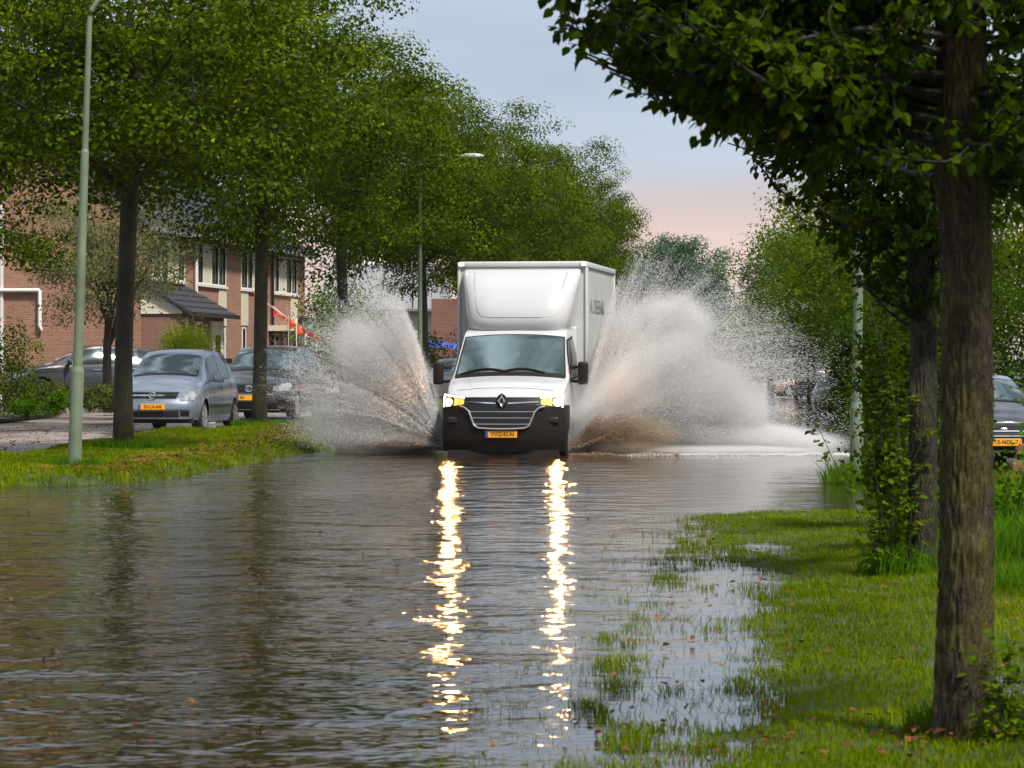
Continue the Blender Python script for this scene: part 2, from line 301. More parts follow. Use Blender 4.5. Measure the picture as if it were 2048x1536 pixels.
# water: brown flood, small wind waves, calmer over the lawn to the right
def water_mat():
    m, t, b = new_mat('flood_water'); L = t.links
    g = t.nodes.new('ShaderNodeNewGeometry')
    def nz(scale, sx=1, sy=1, det=2):
        mp = t.nodes.new('ShaderNodeMapping'); mp.inputs['Scale'].default_value = (sx, sy, 1); L.new(g.outputs['Position'], mp.inputs[0])
        n = t.nodes.new('ShaderNodeTexNoise'); n.inputs['Scale'].default_value = scale; n.inputs['Detail'].default_value = det; n.inputs['Roughness'].default_value = .45; n.inputs['Distortion'].default_value = .35; L.new(mp.outputs[0], n.inputs['Vector']); return n.outputs['Fac']
    a = nz(3.1, 1.2, 1.0, 2); c = nz(11, .9, 1, 1); d = nz(1.15, 1, .9, 1); patch = nz(.35, 1, .6, 3)
    def mad(x, k, y=None):
        q = t.nodes.new('ShaderNodeMath'); q.operation = 'MULTIPLY_ADD'; q.inputs[1].default_value = k; L.new(x, q.inputs[0])
        if y is None: q.inputs[2].default_value = 0
        else: L.new(y, q.inputs[2])
        return q.outputs[0]
    h = mad(a, 1.0, mad(c, .28, mad(d, 2.3)))
    s = t.nodes.new('ShaderNodeSeparateXYZ'); L.new(g.outputs['Position'], s.inputs[0])
    # calmer to the right of the carriageway
    e1 = mad(s.outputs['Y'], -.085, s.outputs['X'])
    mr = t.nodes.new('ShaderNodeMapRange'); mr.inputs[1].default_value = -2.2; mr.inputs[2].default_value = -.5; mr.inputs[3].default_value = 1; mr.inputs[4].default_value = .22; L.new(e1, mr.inputs[0])
    pr = t.nodes.new('ShaderNodeMapRange'); pr.inputs[1].default_value = .35; pr.inputs[2].default_value = .65; pr.inputs[3].default_value = .45; pr.inputs[4].default_value = 1.3; L.new(patch, pr.inputs[0])
    mu = t.nodes.new('ShaderNodeMath'); mu.operation = 'MULTIPLY'; L.new(mr.outputs[0], mu.inputs[0]); L.new(pr.outputs[0], mu.inputs[1])
    bp = t.nodes.new('ShaderNodeBump'); bp.inputs['Distance'].default_value = .031; L.new(h, bp.inputs['Height']); L.new(mu.outputs[0], bp.inputs['Strength'])
    L.new(bp.outputs[0], b.inputs['Normal'])
    b.inputs['Base Color'].default_value = (.022, .011, .004, 1); b.inputs['Roughness'].default_value = .07; b.inputs['IOR'].default_value = 1.33
    return m
M['water'] = water_mat()

# ------------------------------------------------------------------ terrain
def sstep(a, b, x): t = np.clip((x-a)/(b-a), 0, 1); return t*t*(3-2*t)
def vnoise(x, y, s, seed=0.0):
    x = np.atleast_1d(x); y = np.atleast_1d(y); return np.array([noise.noise((a*s, b*s, seed)) for a, b in zip(x.ravel(), y.ravel())]).reshape(x.shape)
def g_left(d): return np.interp(d, [40, 46, 52, 62, 70.6, 84, 92, 200], [-.2, -.05, .07, .20, .30, .43, .47, .5])
def xl(d): return np.interp(d, [37.5, 38.6, 39.2, 41, 46.2, 57.7, 75, 110, 180], [-7.6, -5.6, -4.5, -4.15, -3.72, -2.96, -1.7, 3.1, 13.0])
def xvl(d): return np.interp(d, [38, 49, 58, 61.3, 62.2, 70, 76, 110, 180], [-11, -8.0, -7.3, -6.95, -5.75, -4.75, -4.2, -.4, 9.5])
def h_verge(x, d):
    e = np.minimum(xl(d) - x, np.minimum(x - xvl(d), (d - 38.2)*.6))
    base = np.maximum(g_left(d), .04)
    return -.14 + (base + .10 + .14)*sstep(-.15, .75, e) + .02*np.sin(x*2.3+d*.7) + .012*np.sin(x*7+d*3.1)
def xe(d): return np.interp(d, [9, 11, 14.5, 20.2, 26, 30.8, 33], [-.15, .03, .24, .66, 1.12, 1.48, 1.7])
def h_lawn(x, d):
    u = x - xe(d)
    w_ = np.interp(d, [11, 15, 22, 30], [.95, 1.0, .75, .45]); h = -.06 + .048*sstep(-.1, .25, u) + .03*sstep(.5*w_, w_+.15, u) + .05*sstep(w_, 2.4, u)
    h = h + .022*vnoise(x, d*.45, 3.2, 1) + .016*vnoise(x, d*.5, 9, 4)
    for (cx, cd, rx, rd, dp) in ((1.55, 21.4, .30, 1.3, .08), (1.98, 24.9, .26, 1.1, .08), (.95, 16.0, .32, 1.6, .05), (1.15, 19, .3, 1.2, .05), (.75, 13.2, .25, .9, .04), (2.14, 13.9, .25, 1.3, .10), (1.5, 18.7, .3, .6, .03), (1.75, 27.5, .25, .5, .03)):
        h = h - dp*np.exp(-((x-cx)/rx)**2 - ((d-cd)/rd)**2)
    return h - .25*sstep(30.3, 31.6, d)
def sheet(name, x0, x1, y0, y1, nx, ny, hf, m, smooth=True):
    xs = np.linspace(0, 1, nx); ys = np.linspace(y0, y1, ny)
    Y, U = np.meshgrid(ys, xs, indexing='ij')
    fx0 = x0 if callable(x0) else (lambda d: np.full_like(d, float(x0))); fx1 = x1 if callable(x1) else (lambda d: np.full_like(d, float(x1)))
    A, B = fx0(Y), fx1(Y); X = A + (B-A)*U; Z = hf(X, Y)
    V = np.stack([X.ravel(), Y.ravel(), Z.ravel()], 1)
    i = np.arange((ny-1)*nx).reshape(ny-1, nx)[:, :-1].ravel()
    o = obj(name, mesh_np(V, np.stack([i, i+1, i+nx+1, i+nx], 1)), m, smooth=smooth)
    return tag(o, kind='structure')
def ground_mat(name, c1, c2, rough=.8, scale=3, wet=False):
    m, t, b = new_mat(name); L = t.links
    g = t.nodes.new('ShaderNodeNewGeometry'); n = t.nodes.new('ShaderNodeTexNoise'); n.inputs['Scale'].default_value = scale; n.inputs['Detail'].default_value = 9; L.new(g.outputs['Position'], n.inputs['Vector'])
    r = t.nodes.new('ShaderNodeValToRGB'); L.new(n.outputs['Fac'], r.inputs[0]); r.color_ramp.elements[0].position = .35; r.color_ramp.elements[1].position = .65
    r.color_ramp.elements[0].color = c1+(1,); r.color_ramp.elements[1].color = c2+(1,); L.new(r.outputs[0], b.inputs['Base Color']); b.inputs['Roughness'].default_value = rough
    if wet:
        n2 = t.nodes.new('ShaderNodeTexNoise'); n2.inputs['Scale'].default_value = .45; n2.inputs['Detail'].default_value = 4; L.new(g.outputs['Position'], n2.inputs['Vector'])
        q = t.nodes.new('ShaderNodeMapRange'); q.inputs[1].default_value = .45; q.inputs[2].default_value = .58; q.inputs[3].default_value = .55; q.inputs[4].default_value = .08; L.new(n2.outputs['Fac'], q.inputs[0]); L.new(q.outputs[0], b.inputs['Roughness'])
    return m
M['mud'] = ground_mat('ground_mud', (.05, .04, .025), (.08, .065, .04))
M['turf'] = ground_mat('turf', (.022, .035, .008), (.045, .075, .012), .9, 5)
M['paving'] = ground_mat('paving', (.17, .14, .13), (.27, .23, .215), .5, 2, True)
M['soil'] = ground_mat('soil', (.035, .04, .014), (.07, .06, .03), .9, 2)

MB().add([(-900, -60, -.3), (900, -60, -.3), (900, 1500, -.3), (-900, 1500, -.3)], [(0, 1, 2, 3)]).build('ground', M['mud'])
tag(bpy.data.objects['ground'], kind='structure')
MB().add([(-120, -10, 0), (120, -10, 0), (120, 420, 0), (-120, 420, 0)], [(0, 1, 2, 3)]).build('water', M['water'])
tag(bpy.data.objects['water'], kind='structure')
sheet('street', -26, lambda d: xl(d)-.5, 40, 190, 24, 60, lambda x, d: g_left(d) - .02*np.abs(np.sin(x*.8)) - .10*np.exp(-((x+7.9)/1.2)**2-((d-50.5)/1.6)**2), M['paving'])
sheet('grass_verge', lambda d: xvl(d)-.3, lambda d: xl(d)+.4, 37.5, 180, 30, 320, h_verge, M['turf'])
sheet('lawn', lambda d: xe(d)-.5, 9.0, 5, 32.5, 130, 200, h_lawn, M['turf'])
# planted ground behind the left kerb and the bank on the right
sheet('garden_ground', -40, lambda d: np.interp(d, [66, 68.8, 84.6, 88, 130, 180], [-30, -10.7, -10.0, -9.0, -3.0, 4.0]), 66, 180, 12, 40, lambda x, d: g_left(d) + .10 + .02*np.sin(x*3), M['soil'])
def xrb(d): return np.interp(d, [41, 46, 65, 103, 190, 400], [9.5, 7.3, 6.9, 10.2, 18.2, 38])
sheet('bank_ground', lambda d: xrb(d)-.2, 90, 50, 400, 12, 60, lambda x, d: -.08 + .35*sstep(0, 1.5, x-xrb(d)), M['soil'])
sheet('far_bank_ground', -90, lambda d: np.interp(d, [175, 200, 400], [10, 12.5, 30]), 175, 400, 12, 30, lambda x, d: np.full_like(x, .5), M['soil'])
# kerb between the left street and the planting
kb = MB(); kp = [(-26, 67.3), (-14, 67.6), (-11.2, 68.8), (-10.45, 76), (-9.85, 84.6), (-9.3, 88)]
for (a, b_) in zip(kp[:-1], kp[1:]):
    v = Vector((b_[0]-a[0], b_[1]-a[1], 0)).normalized(); n_ = Vector((-v.y, v.x, 0))*.075
    for s0, s1 in ((a, b_),):
        z0, z1 = float(g_left(a[1])), float(g_left(b_[1])); c = []
        for p, z in ((a, z0), (b_, z1)):
            for sg in (-1, 1):
                for h in (-.1, .14): c.append((p[0]+n_.x*sg, p[1]+n_.y*sg, z+h))
        kb.add(c, [(0, 1, 3, 2), (4, 6, 7, 5), (0, 4, 5, 1), (2, 3, 7, 6), (1, 5, 7, 3)])
tag(kb.build('street_kerb', M['concrete']), kind='structure')
# side road on the right where the dark hatchback stands
kb = MB(); kb.box(5.2, 14, 38.0, 38.14, -.2, .06); tag(kb.build('side_road_kerb', M['concrete']), kind='structure')
sheet('side_road_edge', 4.9, 14, 32.6, 37.9, 20, 16, lambda x, d: -.09 + .12*sstep(5.0, 6.2, x) + .0*d, M['turf'])

# ------------------------------------------------------------------ blades, leaves
def rnd(seed): return np.random.default_rng(seed)
def blades(P, L, Wd, rng, lean=.45):
    n = len(P); a = rng.uniform(0, 2*np.pi, n); t = np.stack([np.cos(a), np.sin(a), np.zeros(n)], 1); b = rng.uniform(0, 2*np.pi, n)
    ln = np.stack([np.cos(b), np.sin(b), np.zeros(n)], 1)*(rng.uniform(0, lean, n)*L)[:, None]
    w = t*(Wd/2)[:, None]; up = np.zeros((n, 3)); up[:, 2] = L
    V = np.stack([P-w, P+w, P+ln*.3+up*.55+w*.8, P+ln*.3+up*.55-w*.8, P+ln+up*(1-.15*rng.random(n))[:, None]], 1).reshape(-1, 3)
    i = np.arange(n)[:, None]*5
    return V, np.concatenate([i+[0, 1, 2], i+[0, 2, 3], i+[3, 2, 4]])
def leaves_fast(P, nrm, size, rng):
    """folded rhomb leaves, two triangles each"""
    n = len(P); r = rng.normal(size=(n, 3)); nrm = nrm/np.linalg.norm(nrm, axis=1)[:, None]
    t = np.cross(nrm, r); t /= np.linalg.norm(t, axis=1)[:, None]; s = np.cross(nrm, t); L = size[:, None]
    V = np.stack([P - t*L*.5, P + s*L*.34 + nrm*L*.08, P + t*L*.5, P - s*L*.34 + nrm*L*.08], 1).reshape(-1, 3)
    i = np.arange(n)[:, None]*4
    return V, np.concatenate([i+[0, 1, 2], i+[0, 2, 3]])
def leaves_full(P, dr, nrm, size, rng):
    """pointed oval leaves with a folded midrib and a drooping tip"""
    n = len(P); dr = dr/np.linalg.norm(dr, axis=1)[:, None]; s = np.cross(dr, nrm); s /= np.linalg.norm(s, axis=1)[:, None]; u = np.cross(s, dr); L = size[:, None]
    w = (rng.uniform(.30, .42, n))[:, None]*L; f = rng.uniform(.02, .14, n)[:, None]*L; dp = rng.uniform(0, .22, n)[:, None]*L
    q = [P, P+dr*L*.22+s*w*.8+u*f, P+dr*L*.24, P+dr*L*.22-s*w*.8+u*f, P+dr*L*.52+s*w*.95+u*f-u*dp*.3, P+dr*L*.56-u*dp*.3, P+dr*L*.52-s*w*.95+u*f-u*dp*.3,
         P+dr*L*.82+s*w*.45+u*f*.5-u*dp*.7, P+dr*L*.82-s*w*.45+u*f*.5-u*dp*.7, P+dr*L*1.02-u*dp]
    V = np.stack(q, 1).reshape(-1, 3); i = np.arange(n)[:, None]*10
    T = [(0, 2, 1), (0, 3, 2), (1, 2, 5), (1, 5, 4), (2, 3, 6), (2, 6, 5), (4, 5, 7), (5, 6, 8), (5, 9, 7), (5, 8, 9)]
    return V, np.concatenate([i+list(k) for k in T])
def scatter(n, x0, x1, y0, y1, rng): return rng.uniform(x0, x1, n), rng.uniform(y0, y1, n)

rg = rnd(3)
# near lawn
n = 190000; d = 10.5 + 21*rg.random(n)**1.15; x = xe(d) - .45 + rg.random(n)*(np.minimum(.165*d+.3, 5.2) - xe(d) + .45)
h = h_lawn(x, d); cl = vnoise(x, d*.6, 5.5, 9)
u = x - xe(d)
keep = (h > -.075) & (rg.random(n) < np.clip(.05 + .75*sstep(-.03, .010, h + .055*cl) + .5*sstep(.0, .03, h), 0, 1)) & (u > -.40 + .25*vnoise(x, d, 2, 5))
x, d, h = x[keep], d[keep], h[keep]; n = len(x)
L_ = rg.uniform(.020, .046, n)*(1 + .5*sstep(.4, .8, vnoise(x, d, 1.5, 2)*1.4 + .3)) + np.where(h < 0, -h*1.0, 0)
V, T = blades(np.stack([x, d, h-.004], 1), L_, rg.uniform(.003, .0062, n), rg, .75)
tag(obj('lawn_grass', mesh_np(V, T), M['grass']), 'bright green half drowned lawn grass beside the near tree trunk', 'grass', kind='stuff')
# verge
n = 150000; d = 38 + 60*rg.random(n)**1.6; x = xvl(d) - .1 + rg.random(n)*(xl(d) - xvl(d) + .2); x = np.maximum(x, -.165*d); h = h_verge(x, d); k = h > -.01
x, d, h = x[k], d[k], h[k]; n = len(x)
V, T = blades(np.stack([x, d, h-.005], 1), rg.uniform(.04, .085, n), rg.uniform(.009, .018, n), rg, .6)
tag(obj('verge_grass', mesh_np(V, T), M['grass']), 'mown green grass on the verge under the left row of trees', 'grass', kind='stuff')
# rank grass at trunks
def tuft(x0, y0, z0, n, r, hmin, hmax, w=.006, sx=1):
    a = rg.uniform(0, 2*np.pi, n); q = r*np.sqrt(rg.random(n)); P = np.stack([x0+q*np.cos(a)*sx, y0+q*np.sin(a), np.full(n, z0)], 1)
    return blades(P, rg.uniform(hmin, hmax, n), np.full(n, w)*rg.uniform(.7, 1.4, n), rg, .7)
def join(parts):
    Vs, Ts, o = [], [], 0
    for V, T in parts: Vs.append(V); Ts.append(T+o); o += len(V)
    return np.concatenate(Vs), np.concatenate(Ts)
tf = [tuft(1.68, 11.95, 0, 900, .24, .07, .2), tuft(2.62, 21, .02, 1400, .4, .08, .32), tuft(-5.9, 50, .18, 1500, .55, .08, .22, .014), tuft(-4.86, 63, .26, 1500, .6, .08, .24, .016),
      tuft(-5.57, 41.3, .1, 900, .4, .06, .22, .012), tuft(4.3, 40, -.02, 900, .5, .1, .4, .01), tuft(2.05, 12.3, 0, 500, .3, .06, .16)]
V, T = join(tf); tag(obj('rank_grass', mesh_np(V, T), M['leafG']), 'longer uncut grass round the trunk bases and lamp posts', 'grass', kind='stuff')
# fallen leaves
def litter(P, size, rng):
    nr = rng.normal(0, .35, (len(P), 3)); nr[:, 2] = 1; return leaves_fast(P, nr, size, rng)
n = 2600; t_ = rg.random(n); d = 39.5 + 24*t_**1.1; xc = np.interp(d, [39.5, 42.5, 48, 55, 64], [-5.5, -5.0, -4.75, -4.1, -3.9]); x = xc + rg.normal(0, .33, n)
n2 = 900; d2 = 40+35*rg.random(n2); x2 = xvl(d2)+rg.random(n2)*(xl(d2)-xvl(d2)); x = np.r_[x, x2]; d = np.r_[d, d2]
V1 = litter(np.stack([x, d, h_verge(x, d)+.035], 1), rg.uniform(.05, .09, len(x)), rg)
n = 420; d = 11+19*rg.random(n); x = xe(d)+.2+rg.random(n)*(.16*d-xe(d)); V2 = litter(np.stack([x, d, np.maximum(h_lawn(x, d), 0)+.03], 1), rg.uniform(.025, .05, n), rg)
n = 110; a = rg.uniform(0, 6.28, n); q = np.abs(rg.normal(0, .6, n)); x = 1.62+q*np.cos(a)*.9-.15; d = 11.7+q*np.sin(a)*1.0; V3 = litter(np.stack([x, d, h_lawn(x, d)+.03+.02*rg.random(n)], 1), rg.uniform(.025, .05, n), rg)
n = 900; d = 46+20*rg.random(n); x = rg.uniform(-11, -7.9, n); V4 = litter(np.stack([x, d, g_left(d)+.02], 1), rg.uniform(.04, .08, n), rg)
V, T = join([V1, V2, V3, V4]); tag(obj('fallen_leaves', mesh_np(V, T), M['deadleaf']), 'brown and orange fallen leaves strewn over the grass', 'leaves', kind='stuff')
n = 90; d = 10.8+22*rg.random(n)**1.5; x = rg.uniform(-.155, .03, n)*d; V, T = litter(np.stack([x, d, np.full(n, .006)], 1), rg.uniform(.02, .045, n), rg)
tag(obj('floating_leaves', mesh_np(V, T), M['deadleaf']), 'small orange leaves floating on the flood water', 'leaves', kind='stuff')

# ------------------------------------------------------------------ trees
def crown_cloud(rng, cz, rx, rz, ncl, per, csz, lsz, shell=.55, seed=0, flat=.6, lo=-1.0):
    """clusters of leaves inside a bumpy egg"""
    C = []
    while len(C) < ncl:
        v = rng.normal(size=3); v /= np.linalg.norm(v)
        if v[2] < lo: continue
        q = 1 + .42*noise.noise((v[0]*1.6+seed, v[1]*1.6, v[2]*1.6)) + .34*noise.noise((v[0]*4+seed, v[1]*4, v[2]*4+7))
        rr = (shell + (1-shell)*rng.random())**.7 if rng.random() < .72 else rng.random()**.5*shell
        C.append(np.array([v[0]*rx, v[1]*rx, v[2]*rz*(1 if v[2] > 0 else .8)])*rr*q + [0, 0, cz])
    C = np.array(C); sz = rng.uniform(.55, 1.35, ncl)*csz
    nn = (per*(sz/csz)**2*rng.uniform(.5, 1.4, ncl)).astype(int); idx = np.repeat(np.arange(ncl), nn)
    G = rng.normal(size=(len(idx), 3)); G *= (np.minimum(1, 1.9/np.linalg.norm(G, axis=1)))[:, None]
    P = C[idx] + G*sz[idx][:, None]*np.array([1, 1, flat])
    nr = rng.normal(size=(len(P), 3))*.42 + G*.85; nr[:, 2] += .55
    V, T = leaves_fast(P, nr, rng.uniform(.7, 1.25, len(P))*lsz, rng)
    return V, T, C
def trunk_mesh(rng, H, r0, fork, C, nlimb=9, wob=.05, n=12, flare=1.35):
    mb = MB(); z = 0; pts, rr = [], []
    top = fork + (H-fork)*.62
    for i in range(13):
        t = i/12; zz = top*t; pts.append((wob*math.sin(t*5+r0*30), wob*math.cos(t*4.2), zz)); rr.append(r0*(flare if i == 0 else 1.08 if i == 1 else 1)*(1-.12*t) if zz < fork else r0*.85*(1-.75*(zz-fork)/(top-fork)))
    pts[0] = (pts[0][0], pts[0][1], -.25); mb.tube(pts, rr, n)
    idx = rng.permutation(len(C))[:nlimb*4]
    for k in range(nlimb):
        a = 2*math.pi*k/nlimb + rng.uniform(-.3, .3); z0 = fork*.92 + (top-fork)*.55*(k % 4)/4
        cand = [c for c in C if abs(math.atan2(math.sin(math.atan2(c[1], c[0])-a), math.cos(math.atan2(c[1], c[0])-a))) < .6 and c[2] > z0+.1]
        if not cand: continue
        e_ = Vector(cand[rng.integers(len(cand))]); s_ = Vector((0, 0, z0)); m_ = s_.lerp(e_, .45) + Vector((0, 0, .12*(e_-s_).length)); q = []
        for i in range(7):
            t = i/6; q.append(s_*(1-t)**2 + m_*2*t*(1-t) + e_*t*t)
        mb.tube(q, [r0*.42*(1-.8*i/6) for i in range(7)], 6)
        for j in range(4):
            c = Vector(cand[rng.integers(len(cand))]); b_ = q[2+j % 4]; mid = b_.lerp(c, .5)+Vector((0, 0, .1)); mb.tube([b_, mid, c], [r0*.17, r0*.10, r0*.03], 5)
    return mb.mesh()
def tree(name, loc, label, group, meshes, mats, rz=0, s=(1, 1, 1), cat='tree'):
    o = empty(name, loc, rz, label, cat, group); o.scale = s
    for nm, me, m in zip(('trunk', 'crown'), meshes, mats):
        c = bpy.data.objects.new(nm, me)
        if not me.materials: me.materials.append(m)
        link(c, o)
    return o
def tree_meshes(seed, H, r0, fork, cz, rx, rz, ncl, per, csz, lsz, shell=.55, **kw):
    rng = rnd(seed); V, T, C = crown_cloud(rng, cz, rx, rz, ncl, per, csz, lsz, shell, seed, **kw)
    tm = trunk_mesh(rng, H, r0, fork, C); tm.polygons.foreach_set('use_smooth', [True]*len(tm.polygons))
    return tm, mesh_np(V, T)
row = [tree_meshes(11+i, 9.6, .135, 4.5, 6.4, 3.0, 3.35, 250, 235, .40, .088, .62, flat=.5) for i in range(3)]
RG = 'street trees in the row along the left verge'
rows = [(255, 50, .10, 0, .4, (1.08, 1.08, .97), 'street tree nearest on the left verge, trunk in front of the silver blue minivan'),
        (522, 63, .18, 1, 2.0, (1.0, 1.0, 1.04), 'second tree on the left verge, forked trunk in front of the dark grey minivan'),
        (685, 80, .25, 2, 4.1, (1.02, 1.02, 1.0), 'third tree on the left verge, trunk base hidden in the left spray'),
        (845, 91, .2, 0, 3.0, (.98, .98, 1.0), 'fourth street tree, trunk just left of the brick wall behind the truck'),
        (925, 103, .2, 1, 5.0, (1.05, 1.05, 1.0), 'tall street tree rising directly above the left end of the truck box'),
        (1010, 114, .2, 2, .9, (1.05, 1.05, 1.04), 'street tree rising above the middle of the truck box'),
        (1085, 126, .2, 0, 1.7, (1.0, 1.0, 1.08), 'street tree rising above the right half of the truck box'),
        (1150, 138, .2, 1, 3.6, (.85, .85, 1.08), 'street tree above the right corner of the truck box'),
        (1190, 150, .2, 2, 2.4, (.62, .62, 1.06), 'farthest tree of the left row, its crown ending at the pink sky')]
for px, d, z, k, rz, s, lab in rows: tree('street_tree', ((px-1024)/F*d, d, z), lab, RG, row[k], (M['bark'], M['leafL']), rz, s)
# crowns that close the top left corner
tree('street_tree', (-10.7, 61, -.2), 'leafy crown entering from the left edge above the brick gable', RG, row[1], (M['bark'], M['leafL']), 1.1, (1.0, 1.0, 1.0))
# pale flowering tree before the gable
bl = tree_meshes(31, 6.2, .10, 1.7, 3.7, 1.9, 2.0, 190, 85, .27, .075, .5)
tree('flowering_tree', (-9.85, 79.5, .42), 'small pale flowering tree forking low before the brick gable wall', None, bl, (M['barkD'], M['leafW']), .6, (1.1, 1.1, 1.0))
# far trees
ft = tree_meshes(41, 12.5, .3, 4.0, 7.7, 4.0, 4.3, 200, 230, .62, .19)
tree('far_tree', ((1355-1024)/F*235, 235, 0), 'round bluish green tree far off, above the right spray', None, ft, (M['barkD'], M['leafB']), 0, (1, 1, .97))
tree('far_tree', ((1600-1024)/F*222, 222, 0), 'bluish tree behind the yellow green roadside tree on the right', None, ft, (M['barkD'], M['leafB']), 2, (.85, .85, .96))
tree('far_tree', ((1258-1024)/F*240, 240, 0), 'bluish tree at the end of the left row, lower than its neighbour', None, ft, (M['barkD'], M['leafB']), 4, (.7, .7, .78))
ry = tree_meshes(51, 8.2, .18, 1.6, 4.3, 3.0, 3.3, 300, 85, .45, .11, .5)
RR = 'roadside trees behind the right spray'
for px, d, s, rz, lab in ((1690, 100, (1.1, 1.1, .93), 0, 'large yellow green tree just left of the right lamp post'),
                          (1625, 118, (.98, .98, .93), 2, 'yellow green tree left of the large one by the lamp post'),
                          (1540, 140, (.72, .72, .62), 4, 'low yellow green tree under the far curved street lamp'),
                          (1800, 92, (1.1, 1.1, 1.0), 1, 'yellow green tree right of the lamp post, behind the two near trunks'),
                          (1960, 84, (1.0, 1.0, .95), 3, 'pale green tree behind the near trunk, at the right edge')):
    tree('roadside_tree', ((px-1024)/F*d, d, .1), lab, RR, ry, (M['barkD'], M['leafY']), rz, s)
# bare tree
mb = MB(); rb = random.Random(4); mb.tube([(0, 0, 0), (.05, 0, 4), (0, 0, 8.3)], [.12, .08, .02], 6)
for k in range(46):
    z = 3.5+4.6*rb.random(); a = rb.random()*6.28; l = .5+.9*rb.random()*(8.6-z)/4; mb.tube([(0, 0, z), (l*math.cos(a)*.6, l*math.sin(a)*.6, z+l*.7), (l*math.cos(a), l*math.sin(a), z+l*1.3)], [.03, .02, .012], 4)
tag(mb.build('bare_tree', M['twig']), 'small bare branched tree against the pink sky', 'tree'); bpy.data.objects['bare_tree'].location = ((1497-1024)/F*215, 215, .2)

# bushes and hedges
def clump(name, c, r, nl, lsz, m, label, seed, boxy=False, group=None, ncl=60, cat='bush', stem=True):
    rng = rnd(seed); rx, ry_, rz = r
    if boxy: C = rng.uniform(-1, 1, (ncl, 3))*[rx, ry_, rz] ; C += .12*rng.normal(size=C.shape)*min(r)
    else:
        v = rng.normal(size=(ncl, 3)); v /= np.linalg.norm(v, axis=1)[:, None]; C = v*(rng.random(ncl)**.35)[:, None]*[rx, ry_, rz]
    sz = min(r)*.32*rng.uniform(.6, 1.3, ncl); idx = rng.integers(0, ncl, nl); G = rng.normal(size=(nl, 3))
    P = C[idx] + G*sz[idx][:, None]; nr = rng.normal(size=(nl, 3)); nr[:, 2] += .6; nr[:, 1] -= .3
    V, T = leaves_fast(P, nr, rng.uniform(.6, 1.3, nl)*lsz, rng)
    o = empty(name, (c[0], c[1], c[2]), 0, label, cat, group)
    obj('foliage', mesh_np(V + [0, 0, rz], T), m, o)
    if stem:
        mb = MB()
        for k in range(7):
            p = C[k % ncl]; mb.tube([(p[0]*.3, p[1]*.3, -.1), (p[0]*.6, p[1]*.6, rz*.5), (p[0], p[1], rz+p[2]*.6)], [.02, .014, .006], 5)
        mb.build('stem', M['twig'], o)
    return o
def cl(name, px, ytop, ybot, d, wpx, dep, nl, lsz, m, label, seed, **k):
    s = F/d; z0 = EYE-(ybot-HZ)/s; z1 = EYE-(ytop-HZ)/s
    return clump(name, ((px-1024)/s, d, z0), (wpx/2/s, dep, (z1-z0)/2), nl, lsz, m, label, seed, **k)
cl('round_bush', 376, 655, 730, 86, 104, .8, 9000, .05, M['round'], 'round clipped yellow green bush before the brick porch', 61, ncl=200)
cl('bush', 530, 702, 740, 84, 60, .5, 1500, .06, M['leafD'], 'dark low bush at the house front between the two minivans', 62)
cl('hedge', 140, 772, 812, 73.5, 250, .7, 11000, .06, M['hedgeL'], 'low brown green hedge in front of the grey parked car', 63, boxy=True, ncl=160, cat='hedge')
cl('garden_plant', 112, 785, 822, 70, 46, .2, 700, .07, M['leafG'], 'bright leafy plant in front of the low hedge', 64)
cl('garden_plant', 52, 800, 830, 69.6, 70, .3, 900, .07, M['leafG'], 'bright green weeds at the kerb on the left edge', 65)
cl('shrub', 18, 640, 815, 70, 130, .6, 2300, .075, M['leafL'], 'loose leafy shrub at the left edge before the grey parked car', 66, ncl=40)
cl('bush', 690, 560, 790, 100, 170, 1.4, 14000, .09, M['leafY'], 'large pale green bush beyond the end of the terrace', 67, ncl=120)
cl('hedge', 820, 680, 745, 108, 330, 1, 9000, .08, M['leafD'], 'green hedge below the blue tarp behind the truck', 68, boxy=True, ncl=120, cat='hedge')
# right side undergrowth
RU = 'bushes along the right bank'
for i, (px, yt, yb, d, w, nl, mm, lab) in enumerate((
    (1712, 640, 860, 74, 90, 10000, 'leafD', 'dark overhanging bush just left of the right lamp post'),
    (1680, 770, 850, 84, 44, 3000, 'leafD', 'low dark bush beside the distant parked cars'),
    (1745, 800, 940, 60, 110, 7000, 'leafD', 'weedy bush at the water edge behind the right lamp post'),
    (1600, 640, 760, 125, 190, 9000, 'leafD', 'dark hedge bush under the yellow green roadside trees'),
    (1460, 640, 745, 150, 260, 9000, 'leafD', 'dark bush line behind the right spray'),
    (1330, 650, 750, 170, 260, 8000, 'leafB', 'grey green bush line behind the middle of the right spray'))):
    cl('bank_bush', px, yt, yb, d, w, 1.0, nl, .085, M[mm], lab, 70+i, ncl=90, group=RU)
cl('tall_hedge', 1960, 560, 860, 66, 460, 1.2, 26000, .075, M['leafD'], 'tall dark green hedge behind the parked dark hatchback', 81, boxy=True, ncl=300, cat='hedge')
# nearer leafy thicket between the lamp post and the trunks
cl('thicket', 1800, 560, 1010, 27, 150, .5, 5200, .055, M['leafN'], 'leafy thicket between the right lamp post and the two near trunks', 82, ncl=90)
cl('thicket', 1890, 540, 970, 31, 120, .5, 6000, .055, M['leafD'], 'dark leafy thicket filling the gap between the two near trunks', 85, ncl=90)
cl('thicket', 1780, 870, 1010, 24, 100, .3, 1600, .05, M['leafY'], 'low yellow green thicket at the foot of the right lamp post', 83, ncl=50)
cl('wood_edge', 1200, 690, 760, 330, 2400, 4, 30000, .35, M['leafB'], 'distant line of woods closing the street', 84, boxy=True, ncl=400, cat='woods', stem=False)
tag(bpy.data.objects['wood_edge'], kind='stuff')

